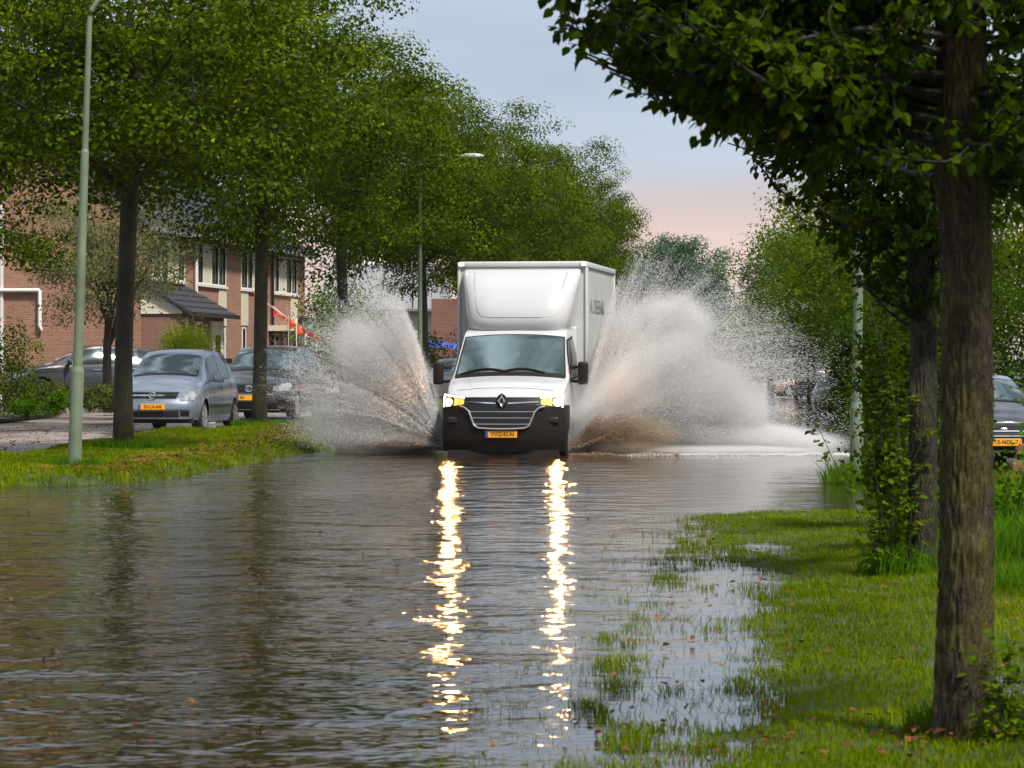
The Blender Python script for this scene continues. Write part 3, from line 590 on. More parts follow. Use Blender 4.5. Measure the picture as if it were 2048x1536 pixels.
# ---- the two near trees with real twigs
def near_trunk(r0, H, m, parent, knots=()):
    nz_, na = 420, 110; V = np.zeros((nz_, na, 3))
    for i in range(nz_):
        z = -.15 + (H+.15)*i/(nz_-1)
        for k in range(na):
            a = 2*math.pi*k/na; ca, sa = math.cos(a), math.sin(a)
            r = r0*(1 + .22*math.exp(-max(z, 0)/.22)*(1+.25*math.cos(a*5+1)) - .035*z)
            nn = noise.noise((ca*7, sa*7, z*3.2)); n2 = abs(noise.noise((ca*16, sa*16, z*9+9))); n3 = noise.noise((ca*2, sa*2, z*1.1))
            r += r0*(.06*nn - .12*(1-min(1, n2*3.2))*1.0 + .06*n3)
            for (kz, ka, ks, kr) in knots:
                r += r0*ks*math.exp(-((z-kz)/kr)**2 - (math.atan2(math.sin(a-ka), math.cos(a-ka))/.5)**2)
            V[i, k] = (r*ca + .02*math.sin(z*1.3), r*sa, z)
    ii, kk = np.meshgrid(np.arange(nz_-1), np.arange(na), indexing='ij'); k2 = (kk+1) % na
    Fc = np.stack([ii*na+kk, ii*na+k2, (ii+1)*na+k2, (ii+1)*na+kk], -1).reshape(-1, 4)
    return obj('trunk', mesh_np(V.reshape(-1, 3), Fc), m, parent, smooth=True)
def near_crown(seed, specs, lsz, twig_r=.0035, zmin=(0, 0)):
    """specs: (z0, azimuth, length, rise) branches; returns wood MB and leaf arrays"""
    rng = rnd(seed); R = random.Random(seed); mb = MB(); P, D, Nn = [], [], []
    for z0, az, ln, rise in specs:
        p = Vector((0, 0, z0)); dv = Vector((math.cos(az), math.sin(az), rise)).normalized(); pts = [p.copy()]; st = ln/12
        for i in range(12):
            if p.z < zmin[0] + .17 + zmin[1]*math.hypot(p.x, p.y): dv.z = abs(dv.z) + .12
            dv = (dv + Vector((R.gauss(0, .10), R.gauss(0, .10), R.gauss(0, .07) - .02))).normalized(); p = p + dv*st; pts.append(p.copy())
        r0 = .006 + .008*ln; mb.tube(pts, [r0*(1-.85*i/12)+.002 for i in range(13)], 6)
        nt_ = int(16*ln)
        for j in range(nt_):
            f = .15 + .85*(j+R.random())/nt_; i = min(11, int(f*12)); b_ = pts[i].lerp(pts[i+1], f*12-i if f < 1 else 1)
            t = (pts[i+1]-pts[i]).normalized(); v = Vector((R.gauss(0, 1), R.gauss(0, 1), R.gauss(0, .8))); v = (v - t*v.dot(t)).normalized(); td = (t*.75 + v*.8 + Vector((0, 0, -.05))).normalized()
            l2 = R.uniform(.18, .5)*(1.15-f*.5); q = [b_]; pp = b_.copy()
            for s_ in range(6):
                td = (td + Vector((R.gauss(0, .16), R.gauss(0, .16), R.gauss(0, .12)-.04))).normalized(); pp = pp + td*l2/6; q.append(pp.copy())
            if q[-1].z < zmin[0] + zmin[1]*math.hypot(q[-1].x, q[-1].y) - .03: continue
            mb.tube(q, [twig_r*(1.3-i_/7) for i_ in range(7)], 4, cap=False)
            nl = int(l2/.018)
            for k in range(nl):
                g = (k+.6)/nl*6; i_ = min(5, int(g)); c = q[i_].lerp(q[i_+1], min(1, g-i_))
                w = Vector((R.gauss(0, 1), R.gauss(0, 1), R.gauss(0, .6)-.35)).normalized(); c = c + w*.02
                P.append(c[:]); D.append((w + td*.6 + Vector((0, 0, -.35)))[:]); Nn.append((R.gauss(0, .6), R.gauss(0, .6), 1.0))
    P, D, Nn = np.array(P), np.array(D), np.array(Nn); k = P[:, 2] > zmin[0] + zmin[1]*np.hypot(P[:, 0], P[:, 1]) - .04; P, D, Nn = P[k], D[k], Nn[k]
    return mb, leaves_full(P, D, Nn, rng.uniform(.65, 1.2, len(P))*lsz, rng)
R_ = random.Random(8)
def near_tree(name, x, y, r0, H, label, seed, specs, lsz, knots, zmin, bark='barkN'):
    o = empty(name, (x, y, .0), 0, label, 'tree')
    near_trunk(r0, H, M[bark], o, knots)
    mb, (V, T) = near_crown(seed, specs, lsz, zmin=zmin)
    mb.build('branches', M['barkD'], o, smooth=True); obj('crown', mesh_np(V, T), M['leafN'], o)
    return o
sp = []
for k in range(46): sp.append((2.12 + 2.6*(k/46)**1.1, R_.uniform(0, 6.28), R_.uniform(.8, 1.6), R_.uniform(.0, .5)))
for k in range(38): sp.append((2.15 + .7*R_.random(), math.pi + R_.uniform(-.6, .6), R_.uniform(1.0, 1.55), R_.uniform(.04, .30)))     # towards the road
for k in range(14): sp.append((1.85 + .8*R_.random(), R_.uniform(-1.2, 1.2), R_.uniform(.35, .7), R_.uniform(.1, .4)))
near_tree('lime_tree', 1.62, 11.7, .100, 5.4, 'thick mossy trunk nearest the camera, leafy branches reaching over the road', 90, sp, .049, ((1.62, 4.4, .25, .12), (.72, 4.9, .18, .05), (2.05, 3.6, .35, .1)), (1.62, .64))
sp = []
for k in range(46): sp.append((2.35 + 3.2*(k/46), R_.uniform(0, 6.28), R_.uniform(1.0, 2.0), R_.uniform(-.02, .5)))
for k in range(38): sp.append((2.62 + 1.5*R_.random(), math.pi + R_.uniform(-.7, .5), R_.uniform(1.0, 1.7), R_.uniform(.10, .4)))
for k in range(34): sp.append((2.2 + 1.0*R_.random(), R_.uniform(0, 6.28), R_.uniform(.4, .95), R_.uniform(.0, .35)))
for k in range(22): sp.append((1.62 + .8*R_.random(), R_.uniform(0, 6.28), R_.uniform(.3, .55), R_.uniform(.2, .7)))
near_tree('lime_tree', 2.64, 21.0, .094, 6.0, 'second darker trunk just behind the nearest one, with leafy shoots at its foot', 91, sp, .054, ((1.2, 3.6, .3, .1),), (1.45, 1.12), 'bark')
# leafy shoots (suckers)
def shoots(name, c, n, hmin, hmax, spread, lsz, m, label, seed, dens=.03, lean=.18):
    R = random.Random(seed); rng = rnd(seed); mb = MB(); P, D, Nn = [], [], []
    for k in range(n):
        a = R.random()*6.28; q = spread*math.sqrt(R.random()); b_ = Vector((q*math.cos(a), q*math.sin(a), -.03)); h_ = R.uniform(hmin, hmax); dv = Vector((R.gauss(0, lean), R.gauss(0, lean), 1)).normalized(); pts = [b_]
        for i in range(8): dv = (dv + Vector((R.gauss(0, .09), R.gauss(0, .09), 0))).normalized(); pts.append(pts[-1] + dv*h_/8)
        mb.tube(pts, [.0065*(1-.1*i)*(.6+.4*h_) for i in range(9)], 5)
        nl = int(h_/dens)
        for j in range(nl):
            g = (j+R.random())/nl*8; g = min(7.99, g); i = int(g); c0 = pts[i].lerp(pts[i+1], g-i); w = Vector((R.gauss(0, 1), R.gauss(0, 1), R.uniform(-.2, .6))).normalized(); l = R.uniform(.02, .13)
            for s_ in range(1 + int(l*26)):
                c1 = c0 + w*l*(s_+1)/(1+int(l*26)); P.append(c1[:]); D.append((w + Vector((R.gauss(0, .5), R.gauss(0, .5), -.3)))[:]); Nn.append((R.gauss(0, .5), R.gauss(0, .5), 1))
    V, T = leaves_full(np.array(P), np.array(D), np.array(Nn), rng.uniform(.6, 1.2, len(P))*lsz, rng)
    o = empty(name, c, 0, label, 'plant'); mb.build('stems', M['twig'], o); obj('leaves', mesh_np(V, T), m, o); return o
shoots('leafy_shoots', (2.50, 20.9, .02), 12, .4, 1.4, .17, .052, M['leafY'], 'tall leafy shoots left of the second trunk', 101, .022, .05)
shoots('leafy_shoots', (2.88, 23.6, 0), 16, .8, 2.3, .30, .05, M['leafN'], 'dark leafy shoots behind the second trunk', 102, .022, .06)
shoots('leafy_shoots', (1.715, 11.42, .02), 12, .14, .46, .06, .038, M['leafY'], 'short leafy shoots at the foot of the nearest trunk', 103, .018)
shoots('leafy_shoots', (3.62, 24.0, .2), 6, .7, 1.35, .22, .05, M['leafG'], 'leafy branch in front of the parked dark hatchback', 104, .028, .35)
shoots('leafy_shoots', (2.78, 24.5, 0), 8, .2, .7, .15, .045, M['leafY'], 'low shoots in the shallow water by the right lamp post', 105)
# strap leaved plants and rough growth at the right edge
tf = [tuft(3.95, 25, -.02, 1500, .8, .3, .62, .016, .75), tuft(3.7, 22.5, -.02, 1500, .7, .15, .5, .014, .8), tuft(3.0, 19.4, 0, 900, .5, .08, .3, .009), tuft(3.1, 22, 0, 900, .5, .1, .45, .01)]
V, T = join(tf); tag(obj('strap_leaf_plants', mesh_np(V, T), M['leafG']), 'tall strap leaved plants right of the near trunk', 'plants', kind='stuff')
clump('low_growth', (3.75, 23.5, -.02), (.8, .6, .26), 3800, .05, M['leafG'], 'dense low green growth right of the near trunk', 106, boxy=True, ncl=60)
# withered blooms at the side road
rb = random.Random(9); mb = MB()
for k in range(14):
    x0, y0 = rb.uniform(5.0, 6.6), rb.uniform(34.5, 37); h_ = rb.uniform(.22, .5); mb.tube([(x0, y0, 0), (x0+.03, y0, h_)], [.006, .004], 4)
    for j in range(5): mb.rbox(x0-.02+rb.uniform(-.03, .03), x0+.03+rb.uniform(-.02, .03), y0-.02, y0+.02, h_-.02+j*.02, h_+.02+j*.02, .008)
tag(mb.build('withered_blooms', M['pinkbloom']), 'rusty withered flower heads before the parked dark hatchback', 'flowers', kind='stuff')
V, T = join([tuft(5.9, 35.5, -.04, 1600, 1.3, .15, .42, .012)]); tag(obj('kerb_grass', mesh_np(V, T), M['grass']), 'rough grass at the side road kerb', 'grass', kind='stuff')

# ------------------------------------------------------------------ vehicles
def text_mesh(s, size, depth=.002, ax=1.0):
    cu = bpy.data.curves.new('t', 'FONT'); cu.body = s; cu.size = size; cu.extrude = depth; cu.align_x = 'CENTER'; cu.align_y = 'CENTER'; cu.offset = size*.004
    ob = bpy.data.objects.new('t', cu); me = bpy.data.meshes.new_from_object(ob); bpy.data.objects.remove(ob)
    for v in me.vertices: v.co.x *= ax
    return me
def lettering(s, size, m, parent, loc, rot=(math.pi/2, 0, 0), name='lettering', ax=1.0):
    o = obj(name, text_mesh(s, size, ax=ax), m, parent); o.location = loc; o.rotation_euler = rot; return o
def arr(*p): return ([q[0] for q in p], [q[1] for q in p])
class Body:
    """car body lofted along its length; front at y=0, y grows to the rear, z from the road"""
    def __init__(s, L, Wd, tabs, bow=.2, bowr=.15, nose=None, tail=None, crown=.05, wheels=(), R=.36, base=.2):
        s.L, s.W, s.bow, s.bowr, s.crown, s.wheels, s.R, s.base = L, Wd/2, bow, bowr, crown, wheels, R, base
        g = np.linspace(0, L, 400); s.g = g; s.t = {}
        for k, (ys, vs) in tabs.items():
            v = np.interp(g, ys, vs); w = 9 if k != 'ws' else 5; p = np.pad(v, w, mode='edge'); s.t[k] = np.convolve(p, np.ones(2*w+1)/(2*w+1), 'valid')
        s.nose = nose or ([0, 3], [0, 0]); s.tail = tail or ([0, 3], [0, 0])
    def T(s, k, y): return float(np.interp(y, s.g, s.t[k]))
    def D(s, x, y, z):
        u = min(1.2, abs(x)/s.W)
        y2 = y + s.bow*u**2.4*max(0, 1-y/1.3) + float(np.interp(z, *s.nose))*max(0, 1-y/.5)
        y2 -= s.bowr*u**2.4*max(0, 1-(s.L-y)/1.2) + float(np.interp(z, *s.tail))*max(0, 1-(s.L-y)/.5)
        return (x, y2, z)
    def prof(s, a): return float(np.interp(a, [0, .12, .35, .6, .8, .93, 1], [.93, .97, .995, 1.0, .99, .975, .95]))
    def zte(s, y): return s.T('zt', y) - s.crown
    def side(s, y, z):
        zs, ws, wt, ze = s.T('zs', y), s.T('ws', y), s.T('wt', y), s.zte(y)
        if z <= zs or ze <= zs: return ws*s.prof(max(0, min(1, (z-s.base)/(zs-s.base))))
        a = max(0, min(1, (z-zs)/(ze-zs))); return (ws*.95)*(1-a) + wt*a + .025*math.sin(math.pi*a)
    def zb(s, y):
        z = s.base + .06*max(0, 1-y/.5) + .08*max(0, 1-(s.L-y)/.6)
        for wy, wz in s.wheels:
            if abs(y-wy) < s.R: z = max(z, wz + math.sqrt(s.R**2-(y-wy)**2))
        return z
    def ring(s, y):
        zs, wt, ze, zt = s.T('zs', y), s.T('wt', y), max(s.zte(y), s.T('zs', y)+.004), s.T('zt', y); zb = min(s.zb(y), zs-.02)
        P = [(s.side(y, zb+(zs-zb)*k/9), zb+(zs-zb)*k/9) for k in range(10)]
        for k in range(1, 6):
            z = zs+(ze-zs)*k/6; P.append((s.side(y, z), z))
        P.append((wt, ze))
        for k in range(1, 7):
            u = 1-k/7; P.append((wt*u, ze + s.crown*(1-u**2.2)))
        P.append((0, ze+s.crown)); return P
    def mesh(s):
        ys = set(np.round(np.linspace(0, s.L, 70), 3)) | {.02, .05, s.L-.02, s.L-.05}
        for wy, _ in s.wheels:
            for k in range(25): ys.add(round(wy - s.R*math.cos(math.pi*k/24), 3))
            ys |= {wy-s.R-.004, wy+s.R+.004}
        ys = sorted(y for y in ys if 0 <= y <= s.L); rings = [s.ring(y) for y in ys]; n = len(rings[0]); V = []; Fc = []
        for y, r in zip(ys, rings):
            V += [s.D(x, y, z) for x, z in r] + [s.D(-x, y, z) for x, z in r[:-1][::-1]]
        m = 2*n-1
        for i in range(len(ys)-1):
            for k in range(m-1): Fc.append((i*m+k, i*m+k+1, (i+1)*m+k+1, (i+1)*m+k))
        for y, r, fl in ((ys[0], rings[0], 0), (ys[-1], rings[-1], 1)):           # end caps as grids
            b = len(V); nc = 15
            for x, z in r:
                for c in range(nc): V.append(s.D(x*(2*c/(nc-1)-1), y, z))
            for i in range(n-1):
                for c in range(nc-1): Fc.append((b+i*nc+c, b+i*nc+c+1, b+(i+1)*nc+c+1, b+(i+1)*nc+c))
        me = bpy.data.meshes.new('m'); me.from_pydata(V, [], Fc); me.update()
        bm = bmesh.new(); bm.from_mesh(me); bmesh.ops.remove_doubles(bm, verts=bm.verts, dist=.0006); bmesh.ops.recalc_face_normals(bm, faces=bm.faces); bm.to_mesh(me); bm.free(); return me
    # patches laid on the body: A and B are polylines in parameter space, swept into each other
    def patch(s, kind, A, B, off=.006, n=14, m=5, mirror=False):
        def res(P):
            P = [Vector(p) for p in P]; l = [0]
            for a, b in zip(P[:-1], P[1:]): l.append(l[-1]+(b-a).length)
            t = np.linspace(0, l[-1], n+1); return np.stack([np.interp(t, l, [p[0] for p in P]), np.interp(t, l, [p[1] for p in P])], 1)
        A, B = res(A), res(B); V, Fc = [], []
        for j in range(m+1):
            Q = A+(B-A)*j/m
            for a, b in Q:
                if kind == 'front': x, y, z = a, -off, b
                elif kind == 'rear': x, y, z = a, s.L+off, b
                elif kind == 'side': x, y, z = s.side(a, b)+off, a, b
                else: u = a; y = b; x = u*s.T('wt', y); z = s.zte(y)+s.crown*(1-abs(u)**2.2)+off
                if kind in ('front', 'rear'):
                    x_, y_, z_ = s.D(x, 0 if kind == 'front' else s.L, z); y_ += -off if kind == 'front' else off; V.append((x_*(-1 if mirror else 1), y_, z_))
                else:
                    x_, y_, z_ = s.D(x, y, z); V.append((x_*(-1 if mirror else 1), y_, z_))
        for j in range(m):
            for i in range(n): Fc.append((j*(n+1)+i, j*(n+1)+i+1, (j+1)*(n+1)+i+1, (j+1)*(n+1)+i))
        return V, Fc
    def part(s, name, m, parent, *patches, mirror=None, smooth=True):
        out = []
        if name == 'door_gap' and len(patches) > 1:
            for p in patches: s.part(name, m, parent, p, mirror=mirror)
            return out
        for mir in ((False, True) if mirror else (False,)):
            mb = MB()
            for p in patches: mb.add(*s.patch(p[0], p[1], p[2], *(p[3:]), mirror=mir))
            out.append(mb.build(name, m, parent, smooth))
        return out
def wheel(parent, x, y, r, side, w=.2, spokes=7):
    o = MB().lathe([(r*.66, 0), (r*.9, -.004*side), (r*.98, .02*-side), (r, .05*-side), (r, -.15*side), (r*.96, -w*side), (r*.6, -w*side)], 32, 'x').build('wheel', M['rubber'], parent, True)
    o.location = (x, y, r)
    mb = MB().lathe([(r*.70, -.004*side), (r*.66, .004*side), (r*.60, -.02*side), (r*.60, -.05*side)], 32, 'x').lathe([(r*.16, .006*side), (r*.12, .012*side), (.001, .014*side)], 16, 'x')
    for k in range(spokes):
        a = 2*math.pi*k/spokes; c, q = math.cos(a), math.sin(a); e1, e2 = r*.14, r*.62; w1, w2 = r*.10, r*.14
        pts = [(e1*c - w1*q, e1*q + w1*c), (e1*c + w1*q, e1*q - w1*c), (e2*c + w2*q, e2*q - w2*c), (e2*c - w2*q, e2*q + w2*c)]
        mb.prism(pts, -.022*side, .004*side)
    mb.build('rim', M['rim'], o)
    MB().lathe([(r*.62, -.06*side), (.001, -.06*side)], 24, 'x').build('brake_disc', M['void'], o)
def number_plate(parent, txt, loc, size=(.52, .11), rot=0, blue=True, sz=.088):
    w, h = size; p = MB().rbox(-w/2, w/2, -.006, .006, -h/2, h/2, .004).build('number_plate', M['plate'], parent); p.location = loc; p.rotation_euler = (0, 0, rot)
    if blue: MB().box(-w/2+.003, -w/2+.045, -.009, -.005, -h/2+.004, h/2-.004).build('blue_strip', M['plateblue'], p)
    if txt: lettering(txt, sz, M['ink'], p, (.025 if blue else 0, -.009, 0), ax=.98)
    return p
def mirrors(b, parent, y, z, m, w=.19, h=.13, reach=.09):
    for sg in (1, -1):
        x = b.side(y, z); mb = MB().rbox(x+reach-.02, x+reach+w, y-.07, y+.04, z-.02, z+h, .035); mb.tube([(x-.03, y, z), (x+reach+.03, y-.01, z+.02)], .025, 6)
        if sg < 0: mb.v = [(-a, b_, c) for a, b_, c in mb.v]
        mb.build('mirror', m, parent, True, 60)
def car(name, loc, rz, label, spec, group=None, cat='car', sc=1.0):
    o = empty(name, loc, rz, label, cat, group); o.scale = (sc, sc, sc); b = spec['body']
    obj('body', b.mesh(), spec['paint'], o, True, 38)
    zb = b.base
    MB().box(-b.W*.86, b.W*.86, .25, b.L-.25, zb-.02, zb+.12).build('underbody', M['void'], o)
    for wy, wz in b.wheels:
        for sg in (1, -1): wheel(o, sg*(b.W*.985), wy, wz, sg, spokes=spec.get('spokes', 7))
        MB().box(-b.W*.8, b.W*.8, wy-b.R*1.0, wy+b.R*1.0, zb+.1, wz+b.R+.03).build('wheel_arch', M['void'], o)
    for nm, m, mir, pats in spec['parts']:
        b.part(nm, M[m], o, *pats, mirror=mir)
    if 'mirror' in spec: mirrors(b, o, *spec['mirror'])
    return o, b

# ---- generic spec builder
def spec_of(L, Wd, H, pts, ws, wt, zs, wheels, wr, paint_, bow=.2, nose=None, tail=None, R=None, crown=.05, bowr=.15, base=.2):
    b = Body(L, Wd, {'zt': arr(*pts), 'ws': arr(*ws), 'wt': arr(*wt), 'zs': arr(*zs)}, bow, bowr, nose, tail, crown, [(w, wr) for w in wheels], R or wr+.055, base)
    return {'body': b, 'paint': paint_, 'parts': []}
def line(a, b, n=2): return [tuple(np.array(a)+(np.array(b)-np.array(a))*i/(n-1)) for i in range(n)]

# silver blue compact minivan
s1 = spec_of(4.04, 1.70, 1.62, [(0, .80), (.06, .84), (.5, .95), (.88, 1.05), (1.05, 1.13), (1.75, 1.545), (2.1, 1.61), (2.9, 1.62), (3.5, 1.56), (3.78, 1.38), (3.98, 1.0), (4.04, .9)],
             [(0, .70), (.06, .76), (.2, .81), (.5, .84), (2, .85), (3.5, .845), (3.9, .80), (4.04, .74)],
             [(0, .62), (.5, .70), (1.0, .70), (1.75, .60), (3.4, .58), (3.8, .58), (4.04, .6)],
             [(0, .72), (.5, .86), (.9, .93), (2, .97), (3.2, 1.0), (3.8, .98), (4.04, .84)], (.80, 3.43), .30, M['silverblue'], .26,
             nose=([.2, .3, .45, .56, .62, .8, .95], [.10, .03, 0, .01, .05, .09, .2]))
P1 = s1['parts']
P1 += [('windscreen', 'glass', False, [('top', line((-.93, 1.06), (.93, 1.06)), line((-.95, 1.70), (.95, 1.70)), .006, 16, 10)]),
       ('wiper', 'plastic2', False, [('top', line((-.9, 1.0), (.9, 1.0)), line((-.93, 1.055), (.93, 1.055)), .012, 16, 2)]),
       ('side_window', 'glass2', True, [('side', [(1.22, 1.0), (1.35, 1.0)], [(1.62, 1.38), (1.66, 1.38)], .006), ('side', [(1.40, 1.0), (2.18, 1.01)], [(1.72, 1.44), (2.22, 1.50)], .006)]),
       ('side_window', 'glass2', True, [('side', [(2.27, 1.01), (3.0, 1.02)], [(2.30, 1.50), (2.98, 1.48)], .006)]),
       ('side_window', 'glass2', True, [('side', [(3.08, 1.03), (3.52, 1.08)], [(3.06, 1.47), (3.30, 1.42)], .006)]),
       ('door_gap', 'void', True, [('side', [(2.21, .34), (2.225, .34)], [(2.225, 1.02), (2.24, 1.02)], .003), ('side', [(1.28, .34), (1.295, .34)], [(1.22, .96), (1.235, .96)], .003), ('side', [(3.05, .62), (3.065, .62)], [(3.04, 1.02), (3.055, 1.02)], .003)]),
       ('door_handle', 'plastic2', True, [('side', line((2.02, .84), (2.16, .84)), line((2.02, .89), (2.16, .89)), .03)]),
       ('door_handle', 'plastic2', True, [('side', line((2.86, .87), (3.0, .87)), line((2.86, .92), (3.0, .92)), .03)]),
       ('sill_strip', 'plastic2', True, [('side', line((1.2, .47), (3.0, .47)), line((1.2, .53), (3.0, .53)), .012)]),
       ('grille', 'void', False, [('front', line((-.44, .655), (.44, .655)), line((-.50, .775), (.50, .775)), .008)]),
       ('grille_bar', 'chrome', False, [('front', line((-.47, .70), (.47, .70)), line((-.48, .728), (.48, .728)), .02)]),
       ('lower_intake', 'void', False, [('front', line((-.50, .29), (.50, .29)), line((-.50, .41), (.50, .41)), .008)]),
       ('bumper_line', 'plastic2', False, [('front', line((-.70, .425), (.70, .425)), line((-.70, .437), (.70, .437)), .006, 20)]),
       ('fog_panel', 'plastic2', True, [('front', line((.53, .31), (.68, .31)), line((.53, .41), (.69, .41)), .006)]),
       ('headlight', 'lampglass', True, [('front', line((.50, .60), (.775, .62), 3), line((.60, .80), (.785, .80), 3), .012), ('side', [(0.0, .63), (.22, .68)], [(.0, .80), (.20, .81)], .008)]),
       ('turn_signal', 'amber', True, [('side', [(.03, .66), (.13, .69)], [(.03, .77), (.12, .78)], .014)])]
s1['mirror'] = (1.42, .98, M['silverblue'])
def badge_ring(o, x, y, z, r, m, t=.012):
    mb = MB(); pts = [(x+r*math.cos(a), y, z+r*.92*math.sin(a)) for a in np.linspace(0, 2*math.pi, 25)]; mb.tube(pts, t, 6); return mb
o, b = car('minivan', at(304, 867, 62.0), ROAD, 'silver blue compact minivan parked between the first two left trees', s1)
o.location.z = float(g_left(62))
bg_ = badge_ring(o, 0, .015, .715, .062, 'chrome'); bg_.add([(-.09, .0, .722), (.0, -.002, .735), (.02, -.002, .712), (.09, 0, .705), (0, -.002, .695), (-.02, -.002, .716)], [(0, 1, 2, 5), (5, 2, 3, 4)]); bg_.build('badge', M['chrome'], o)
number_plate(o, '52-LX-KK', (.0, -.03, .495))

# dark grey larger minivan
s2 = spec_of(4.45, 1.82, 1.68, [(0, .80), (.06, .85), (.5, .98), (.98, 1.07), (1.15, 1.14), (1.85, 1.56), (2.2, 1.65), (3.4, 1.66), (4.1, 1.60), (4.32, 1.35), (4.42, 1.0), (4.45, .9)],
             [(0, .74), (.06, .80), (.2, .87), (.5, .90), (3.9, .905), (4.3, .88), (4.45, .82)],
             [(0, .66), (.5, .74), (1.1, .76), (1.85, .64), (3.6, .63), (4.2, .63), (4.45, .66)],
             [(0, .72), (.5, .88), (1, .96), (3.6, 1.02), (4.45, .9)], (.86, 3.62), .32, M['darkgrey'], .22,
             nose=([.2, .3, .45, .56, .64, .8, .95], [.10, .03, 0, .0, .03, .07, .2]))
s2['parts'] += [('windscreen', 'glass', False, [('top', line((-.93, 1.16), (.93, 1.16)), line((-.95, 1.82), (.95, 1.82)), .006, 16, 10)]),
       ('wiper', 'plastic2', False, [('top', line((-.9, 1.08), (.9, 1.08)), line((-.93, 1.15), (.93, 1.15)), .012, 16, 2)]),
       ('side_window', 'glass2', True, [('side', [(1.42, 1.0), (2.35, 1.03)], [(1.86, 1.45), (2.36, 1.54)], .006)]),
       ('side_window', 'glass2', True, [('side', [(2.44, 1.03), (3.3, 1.05)], [(2.44, 1.54), (3.28, 1.54)], .006)]),
       ('side_window', 'glass2', True, [('side', [(3.38, 1.06), (4.05, 1.10)], [(3.36, 1.53), (3.95, 1.49)], .006)]),
       ('door_gap', 'void', True, [('side', [(2.39, .34), (2.405, .34)], [(2.39, 1.02), (2.405, 1.02)], .003), ('side', [(1.32, .34), (1.335, .34)], [(1.30, .98), (1.315, .98)], .003)]),
       ('door_handle', 'darkgrey', True, [('side', line((2.14, .88), (2.32, .88)), line((2.14, .915), (2.32, .915)), .03)]),
       ('door_handle', 'darkgrey', True, [('side', line((3.05, .90), (3.23, .90)), line((3.05, .935), (3.23, .935)), .03)]),
       ('grille', 'void', False, [('front', line((-.52, .64), (.52, .64)), line((-.54, .76), (.54, .76)), .008)]),
       ('grille_bar', 'chrome', False, [('front', line((-.52, .655), (.52, .655)), line((-.52, .672), (.52, .672)), .016)]),
       ('grille_bar', 'chrome', False, [('front', line((-.55, .745), (.55, .745)), line((-.55, .758), (.55, .758)), .016)]),
       ('bumper_trim', 'rim', False, [('front', line((-.5, .570), (.5, .570)), line((-.52, .582), (.52, .582)), .010)]),
       ('lower_intake', 'void', False, [('front', line((-.60, .26), (.60, .26)), line((-.64, .40), (.64, .40)), .008)]),
       ('bumper_trim', 'alu', False, [('front', line((-.66, .235), (.66, .235)), line((-.66, .247), (.66, .247)), .012)]),
       ('fog_panel', 'plastic2', True, [('front', line((.62, .34), (.80, .36)), line((.60, .47), (.81, .47)), .006)]),
       ('headlight', 'lampglass', True, [('front', line((.50, .645), (.85, .66), 3), line((.54, .76), (.85, .79), 3), .012), ('side', [(0.0, .67), (.28, .74)], [(.0, .79), (.26, .83)], .008)])]
s2['mirror'] = (1.55, 1.0, M['darkgrey'])
for pn in (s2,):
    pn['parts'][3:3] = []
def roof_side(spec, y0, y1, zoff=.0): pass
M['darkgrey2'] = M['darkgrey']
o, b = car('minivan', (-5.72, 70.6, float(g_left(70.6))), ROAD, 'dark grey minivan parked behind the second left tree trunk', s2)
bg_ = badge_ring(o, 0, .0, .70, .072, 'chrome', .010)
for sx in (-1, 1): bg_.tube([(sx*.045, .0, .745), (sx*.014, -.003, .66), (0, -.003, .70)], .007, 5); bg_.tube([(sx*.018, 0, .76), (0, -.002, .715)], .006, 5)
bg_.build('badge', M['chrome'], o)
number_plate(o, '59-', (0, -.03, .50)).children[1].location.x = -.13

